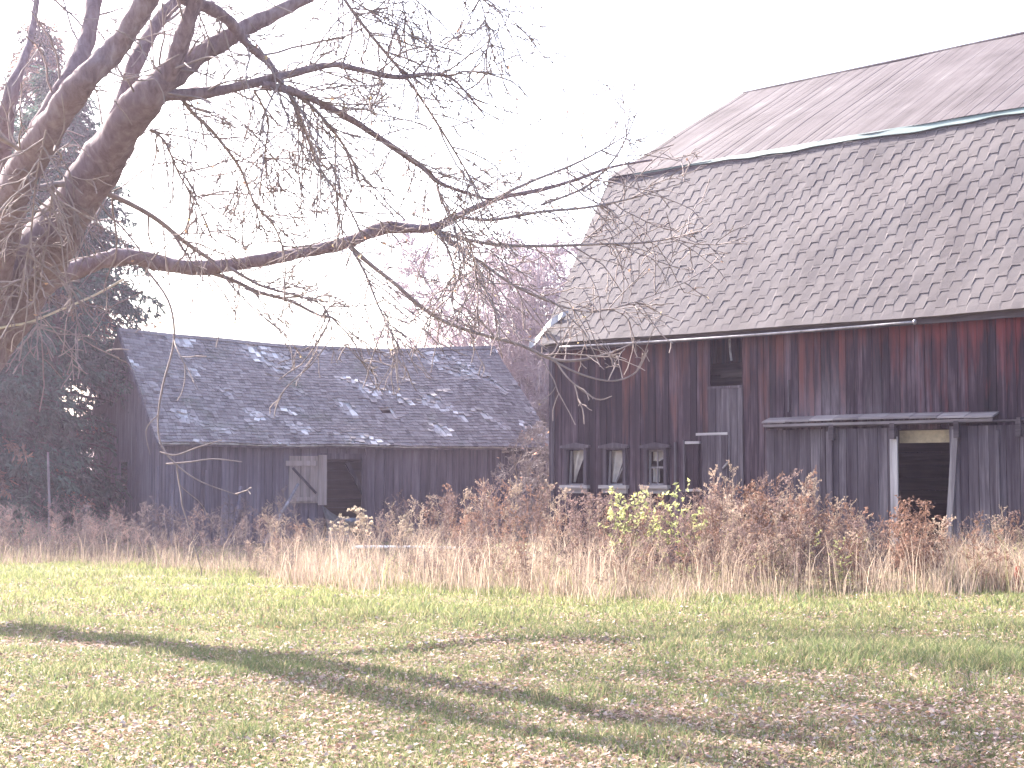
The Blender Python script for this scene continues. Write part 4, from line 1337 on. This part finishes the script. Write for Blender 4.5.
def litter():
    n = 190000
    x, y = scatter(n, 6.6, 24, 1.25, 1.15)
    k = (y < edge_y(x)) & (gr.random(n) < np.clip(.40 + leafy(x, y) * .45, .06, .9))
    x, y = x[k], y[k]; n = len(x)
    s = gr.uniform(.008, .026, n)[:, None] * np.where(y > 14, 1.25, 1)[:, None]
    yaw = gr.uniform(0, 6.28, n); tilt = gr.normal(0, .45, n)
    a = np.stack([np.cos(yaw), np.sin(yaw), np.sin(tilt) * .6], -1); b = np.stack([-np.sin(yaw), np.cos(yaw), gr.normal(0, .35, n)], -1)
    P = np.stack([x, y, gz(x, y) + gr.uniform(.006, .035, n)], -1)
    up = np.array([0, 0, 1.0]) * s * gr.uniform(.0, .5, (n, 1))
    V = np.stack([P - a * s, P + b * s * .6 + up, P + a * s, P - b * s * .6 + up], 1).reshape(-1, 3)
    pal = np.array([(.31, .215, .175), (.25, .16, .13), (.37, .28, .235), (.17, .10, .08), (.33, .19, .12), (.44, .36, .32)])
    c = pal[gr.choice(6, n, p=[.26, .22, .20, .12, .08, .12])] * gr.uniform(.75, 1.2, (n, 1))
    # two triangles folded along the midrib
    b4 = np.arange(n)[:, None] * 4
    T = np.concatenate([b4 + np.array([[0, 1, 2]]), b4 + np.array([[0, 2, 3]])], 1).reshape(-1, 3)
    o = np_mesh('fallen_leaves', V, T, M['litter'], cols=np.repeat(c, 4, 0))
    tag(o, 'tan and brown fallen leaves scattered over the lawn', 'leaves', kind='stuff')
litter()

# ================================================================== WEEDS
wr = np.random.default_rng(123)
def stalk_proto(seed, kind):
    """one weed about 1 m tall as triangles; returns V (n,3), per-vertex tone index"""
    g = np.random.default_rng(seed)
    V = []; T = []; Cc = []
    def tri(a, b, c, tone):
        i = len(V); V.extend([a, b, c]); T.append((i, i + 1, i + 2)); Cc.extend([tone] * 3)
    def strip(p, q, w_, tone):
        d = unit(q - p); s = unit(np.cross(d, g.normal(0, 1, 3))) * w_
        s2 = unit(np.cross(d, s)) * w_
        for ss_ in (s, s2):
            i = len(V); V.extend([p - ss_, p + ss_, q + ss_ * .6, q - ss_ * .6]); T.extend([(i, i + 1, i + 2), (i, i + 2, i + 3)]); Cc.extend([tone] * 4)
    def tuft(p, n, size, tone):
        for _ in range(n):
            d = unit(g.normal(0, 1, 3) + np.array([0, 0, .3])); s = unit(np.cross(d, g.normal(0, 1, 3)))
            L_ = size * g.uniform(.5, 1.2)
            tri(p + s * L_ * .35, p - s * L_ * .35, p + d * L_, tone)
    lean = g.normal(0, .10, 2); n = 6
    pts = [np.array([lean[0] * t + g.normal(0, .012), lean[1] * t + g.normal(0, .012), t]) for t in np.linspace(0, 1, n)]
    for a, b in zip(pts[:-1], pts[1:]): strip(a, b, .0045, 0)
    if kind == 'goldenrod':
        # drooping dead leaves on the stem, a branching plume on top
        for _ in range(22):
            t = g.uniform(.12, .85); p = pts[min(int(t * (n - 1)), n - 2)] * (1 - t * (n - 1) % 1) + pts[min(int(t * (n - 1)) + 1, n - 1)] * (t * (n - 1) % 1)
            a = g.uniform(0, 6.28); d = np.array([math.cos(a), math.sin(a), g.uniform(-1.0, .4)]); d = unit(d); s = unit(np.cross(d, [0, 0, 1])) * .009
            L_ = g.uniform(.05, .12)
            tri(p + s, p - s, p + d * L_, 1)
        for _ in range(11):
            t = g.uniform(.62, 1.0); p = np.array([lean[0] * t, lean[1] * t, t]); a = g.uniform(0, 6.28)
            d = unit(np.array([math.cos(a) * .8, math.sin(a) * .8, g.uniform(.25, 1.0)])); q = p + d * g.uniform(.08, .2) * (1.5 - t * .7)
            strip(p, q, .0025, 0)
            for u in np.linspace(.3, 1, 6): tuft(p + (q - p) * u + g.normal(0, .008, 3), 3, .022, 2)
    elif kind == 'bushy':
        for _ in range(15):
            t = g.uniform(.2, .95); p = np.array([lean[0] * t, lean[1] * t, t]); a = g.uniform(0, 6.28)
            d = unit(np.array([math.cos(a), math.sin(a), g.uniform(.3, 1.1)])); q = p + d * g.uniform(.12, .34) * (1.25 - t * .7)
            strip(p, q, .003, 0)
            for u in np.linspace(.3, 1, 8):
                tuft(p + (q - p) * u + g.normal(0, .016, 3), 3, .030, 2 if g.random() < .7 else 1)
    elif kind == 'seedhead':
        for _ in range(9):
            t = g.uniform(.6, 1.0); p = np.array([lean[0] * t, lean[1] * t, t]); a = g.uniform(0, 6.28)
            q = p + unit(np.array([math.cos(a), math.sin(a), g.uniform(.5, 1.2)])) * g.uniform(.06, .2)
            strip(p, q, .003, 0); tuft(q, 22, .040, 3)
        for _ in range(8):
            t = g.uniform(.1, .7); p = np.array([lean[0] * t, lean[1] * t, t]); tuft(p, 3, .09, 1)
    elif kind == 'sapling':
        for _ in range(16):
            t = g.uniform(.25, 1.0); p = np.array([lean[0] * t, lean[1] * t, t]); a = g.uniform(0, 6.28)
            q = p + unit(np.array([math.cos(a), math.sin(a), g.uniform(.2, 1.0)])) * g.uniform(.08, .28)
            strip(p, q, .003, 0)
            for u in (.5, .75, 1.0): tuft(p + (q - p) * u, 3, .05, 4)
    return np.array(V), np.array(T), np.array(Cc)
PROT = {k: [stalk_proto(s_ + 7 * i, k) for i, s_ in enumerate(range(100, 110))] for k in ('goldenrod', 'bushy', 'seedhead', 'sapling')}
PALW = {  # stem, leaf, plume, seed head, green leaf
    'mauve': [(.155, .112, .105), (.14, .096, .09), (.195, .132, .12), (.55, .47, .36), (.37, .38, .17)],
    'rust': [(.18, .105, .08), (.17, .095, .07), (.24, .145, .11), (.46, .38, .29), (.37, .38, .17)],
    'straw': [(.33, .255, .20), (.28, .21, .165), (.34, .26, .205), (.48, .40, .31), (.37, .38, .17)],
    'grey': [(.105, .085, .09), (.10, .08, .08), (.135, .104, .104), (.40, .35, .31), (.25, .3, .10)],
}
def weed_mesh(name, items, mat, loc=None):
    """items: (x, y, height, kind, palette, fat)"""
    Vs, Ts, Cs = [], [], []; n = 0
    for (x, y, h, kind, pal, fat) in items:
        V, T, Ci = PROT[kind][wr.integers(0, 10)]
        a = wr.uniform(0, 6.28); ca, sa = math.cos(a), math.sin(a)
        W = np.empty_like(V)
        f_ = fat * (.5 + .5 * h)
        W[:, 0] = (V[:, 0] * ca - V[:, 1] * sa) * f_ + x; W[:, 1] = (V[:, 0] * sa + V[:, 1] * ca) * f_ + y; W[:, 2] = V[:, 2] * h + gz(x, y)
        P_ = np.array(PALW[pal]) * wr.uniform(.75, 1.25)
        Vs.append(W); Ts.append(T + n); Cs.append(P_[Ci] * wr.uniform(.85, 1.15, (len(V), 1))); n += len(V)
    return np_mesh(name, np.concatenate(Vs), np.concatenate(Ts), mat, cols=np.concatenate(Cs), loc=loc)
def weed_bed():
    items = []
    n = 2300
    for _ in range(n):
        px = wr.uniform(-80, 1120)
        x_e = (px - 512) / F
        # depth: from the border back to the walls
        y0 = 19.0
        for _k in range(4): y0 = float(edge_y(np.array(x_e * y0)))
        y0 += .3
        ymax = 33.5 if px < 300 else (33.5 - (px - 300) * .004 if px < 545 else max(y0 + 2.5, 31.0 - (px - 551) * .0225))
        y = y0 + (ymax - y0) * wr.random() ** 1.35
        x = x_e * y
        # keep clear of the barn wall
        lb = to_local(B0, TH, (x, y, 0))
        if lb[0] > -.2 and lb[1] > -.45: continue
        lsd = to_local(S0, PH, (x, y, 0))
        if lsd[1] > -.5 and lsd[0] > -.3: continue
        if px < 250: pal = 'grey' if wr.random() < .7 else 'mauve'; h = wr.uniform(.4, .95); kind = 'goldenrod'  # greyer weeds at left, with shed and conifer shade put into their colour
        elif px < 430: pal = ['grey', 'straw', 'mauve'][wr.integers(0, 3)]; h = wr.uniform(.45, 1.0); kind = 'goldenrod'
        elif px < 860: pal = ['mauve', 'mauve', 'rust', 'straw'][wr.integers(0, 4)]; h = wr.uniform(.7, 1.3) * np.interp(px, [430, 540, 600, 690, 760, 800, 830, 860], [.8, .95, .93, .93, 1.12, 1.05, .75, .72]); kind = ['goldenrod', 'goldenrod', 'bushy'][wr.integers(0, 3)]
        else: pal = ['rust', 'mauve', 'straw'][wr.integers(0, 3)]; h = wr.uniform(.45, .85); kind = ['goldenrod', 'bushy'][wr.integers(0, 2)]
        if 285 < px < 378: h *= .68
        cl = float(fnoise(np.array(x * 1.3), np.array(y), 1.3, 50))
        if wr.random() < -cl * .9: continue
        h *= 1 + .22 * cl
        t = (y - y0) / max(.1, ymax - y0)
        h *= .55 + .62 * min(1, t * 1.8)
        if px > 560 and wr.random() < .05: kind = 'sapling'; h *= .6
        items.append((x, y, h, kind, pal, 1.0))
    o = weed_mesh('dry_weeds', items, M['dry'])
    tag(o, 'brown dead weeds filling the strip between lawn and buildings', 'weeds', kind='stuff')
weed_bed()
def tall_grass():
    n = 60000
    px = wr.uniform(-120, 1150, n)
    dens = np.interp(px, [-120, 0, 250, 330, 600, 760, 900, 1000, 1150], [.3, .28, .3, .85, .8, .5, .4, .9, .6])
    pn = np.clip(.55 + .75 * fnoise(px / 60, px * 0, 1.0, 40), .12, 1)
    k = wr.random(n) < dens * pn; px = px[k]; n = len(px)
    xe = (px - 512) / F
    y0 = np.full(n, 20.0)
    for _ in range(4): y0 = edge_y(xe * y0)
    depth = np.interp(px, [-120, 300, 545, 700, 1000, 1150], [6, 6, 5, 3.2, 1.6, 1.4])
    u = wr.random(n)
    y = y0 - .5 - 1.3 * (wr.random(n) < .22) * wr.random(n) + depth * u ** 1.5 + .5 * fnoise(px / 25, px * 0, 1.0, 42)
    x = xe * y
    h = wr.uniform(.12, .46, n) * np.clip(1 + .35 * fnoise(x * 1.0, y, 1.8, 41), .5, 1.6) * np.where(wr.random(n) < .06, 1.5, 1) * np.interp(u, [0, .12, .5, 1], [.45, 1, 1.15, .9])
    h *= np.interp(px, [-120, 250, 330, 560, 650, 900, 960, 1010, 1150], [.75, .7, 1.0, .95, .7, .6, 1.15, 1.5, 1.1])
    pal = np.array([(.38, .29, .22), (.46, .38, .30), (.29, .21, .165), (.24, .26, .10), (.33, .245, .205)])
    c = pal[wr.choice(5, n, p=[.34, .24, .17, .1, .15])] * wr.uniform(.8, 1.2, (n, 1))
    shade = np.interp(px, [0, 260, 340], [.72, .75, 1])[:, None]  # shadow of shed and conifers painted into the grass at left
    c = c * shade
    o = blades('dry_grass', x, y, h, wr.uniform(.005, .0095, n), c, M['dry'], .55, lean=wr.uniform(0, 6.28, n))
    tag(o, 'tall straw coloured dry grass along the edge of the lawn', 'grass', kind='stuff')
tall_grass()
def stalks():
    n = 9000
    px = wr.uniform(-100, 1150, n)
    dens = np.interp(px, [-100, 250, 300, 420, 600, 680, 930, 970, 1020, 1150], [.35, .35, .9, 1, .8, .45, .3, 1, 1, .6])
    k = wr.random(n) < dens * np.clip(.6 + .7 * fnoise(px / 35, px * 0, 1.0, 44), .1, 1); px = px[k]; n = len(px)
    xe = (px - 512) / F; y0 = np.full(n, 20.0)
    for _ in range(4): y0 = edge_y(xe * y0)
    y = y0 - .7 * wr.random(n) ** 2 + np.interp(px, [-100, 300, 545, 700, 1000, 1150], [6, 6, 5, 3, 1.5, 1.3]) * wr.random(n) ** 1.2
    x = xe * y
    h = wr.uniform(.45, 1.0, n) * np.interp(px, [-100, 250, 320, 1000], [.8, .75, .95, 1.0])
    c = np.array([.36, .28, .22]) * wr.uniform(.6, 1.4, (n, 1)) * np.interp(px, [0, 250, 330], [.75, .75, 1])[:, None]  # stalks at left coloured darker to stand for the shadow there
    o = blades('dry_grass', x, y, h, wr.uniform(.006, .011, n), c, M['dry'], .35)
    tag(o, 'thin bleached grass stalks standing among the weeds', 'grass', kind='stuff')
stalks()
def plant(name, label, cat, px, y, h, kind, pal, count, spread, fat=1.0, group=None):
    c = at(px, 478, y); items = []
    for _ in range(count):
        items.append((c[0] + wr.normal(0, spread), y + wr.normal(0, spread), h * wr.uniform(.7, 1.05), kind, pal, fat))
    o = weed_mesh(name, items, M['dry' if kind != 'sapling' else 'leaf'], loc=(c[0], y, 0))
    return tag(o, label, cat, group)
plant('sapling', 'leafy yellow green sapling below the third barn window', 'sapling', 640, 23.3, 1.34, 'sapling', 'mauve', 7, .24, 1.3)
plant('sapling', 'smaller yellow green sapling right of the barn windows', 'sapling', 678, 23.0, 1.35, 'sapling', 'mauve', 3, .09, 1.2)
plant('sapling', 'low pale green seedling at the foot of the rusty bushes', 'sapling', 846, 20.6, .62, 'sapling', 'mauve', 2, .05, .9)
plant('seedhead_weed', 'tall weed with pale fluffy seed heads before the shed doorway', 'weed', 358, 27.5, 1.02, 'seedhead', 'straw', 7, .16, 1.3)
plant('seedhead_weed', 'pale fluffy weed to the right of the shed doorway', 'weed', 412, 27.5, .95, 'seedhead', 'straw', 5, .14, 1.2)
plant('dry_bush', 'tall rust brown bush left of the grey sliding door', 'bush', 775, 22.2, 1.5, 'bushy', 'rust', 10, .26, 1.3)
plant('dry_bush', 'rust brown bush in front of the grey sliding door and doorway', 'bush', 912, 21.0, 1.28, 'bushy', 'rust', 8, .20, 1.2)
plant('dry_bush', 'mauve brown bush under the first barn window', 'bush', 590, 23.8, 1.32, 'bushy', 'mauve', 9, .25, 1.25)
plant('dry_bush', 'low rusty bush between the doorway and the right barn door', 'bush', 985, 20.8, .85, 'bushy', 'rust', 6, .18, 1.1)
plant('orange_weed', 'small orange brown weed below the pale shed door', 'weed', 290, 29, .75, 'bushy', 'rust', 3, .12, 1.1)
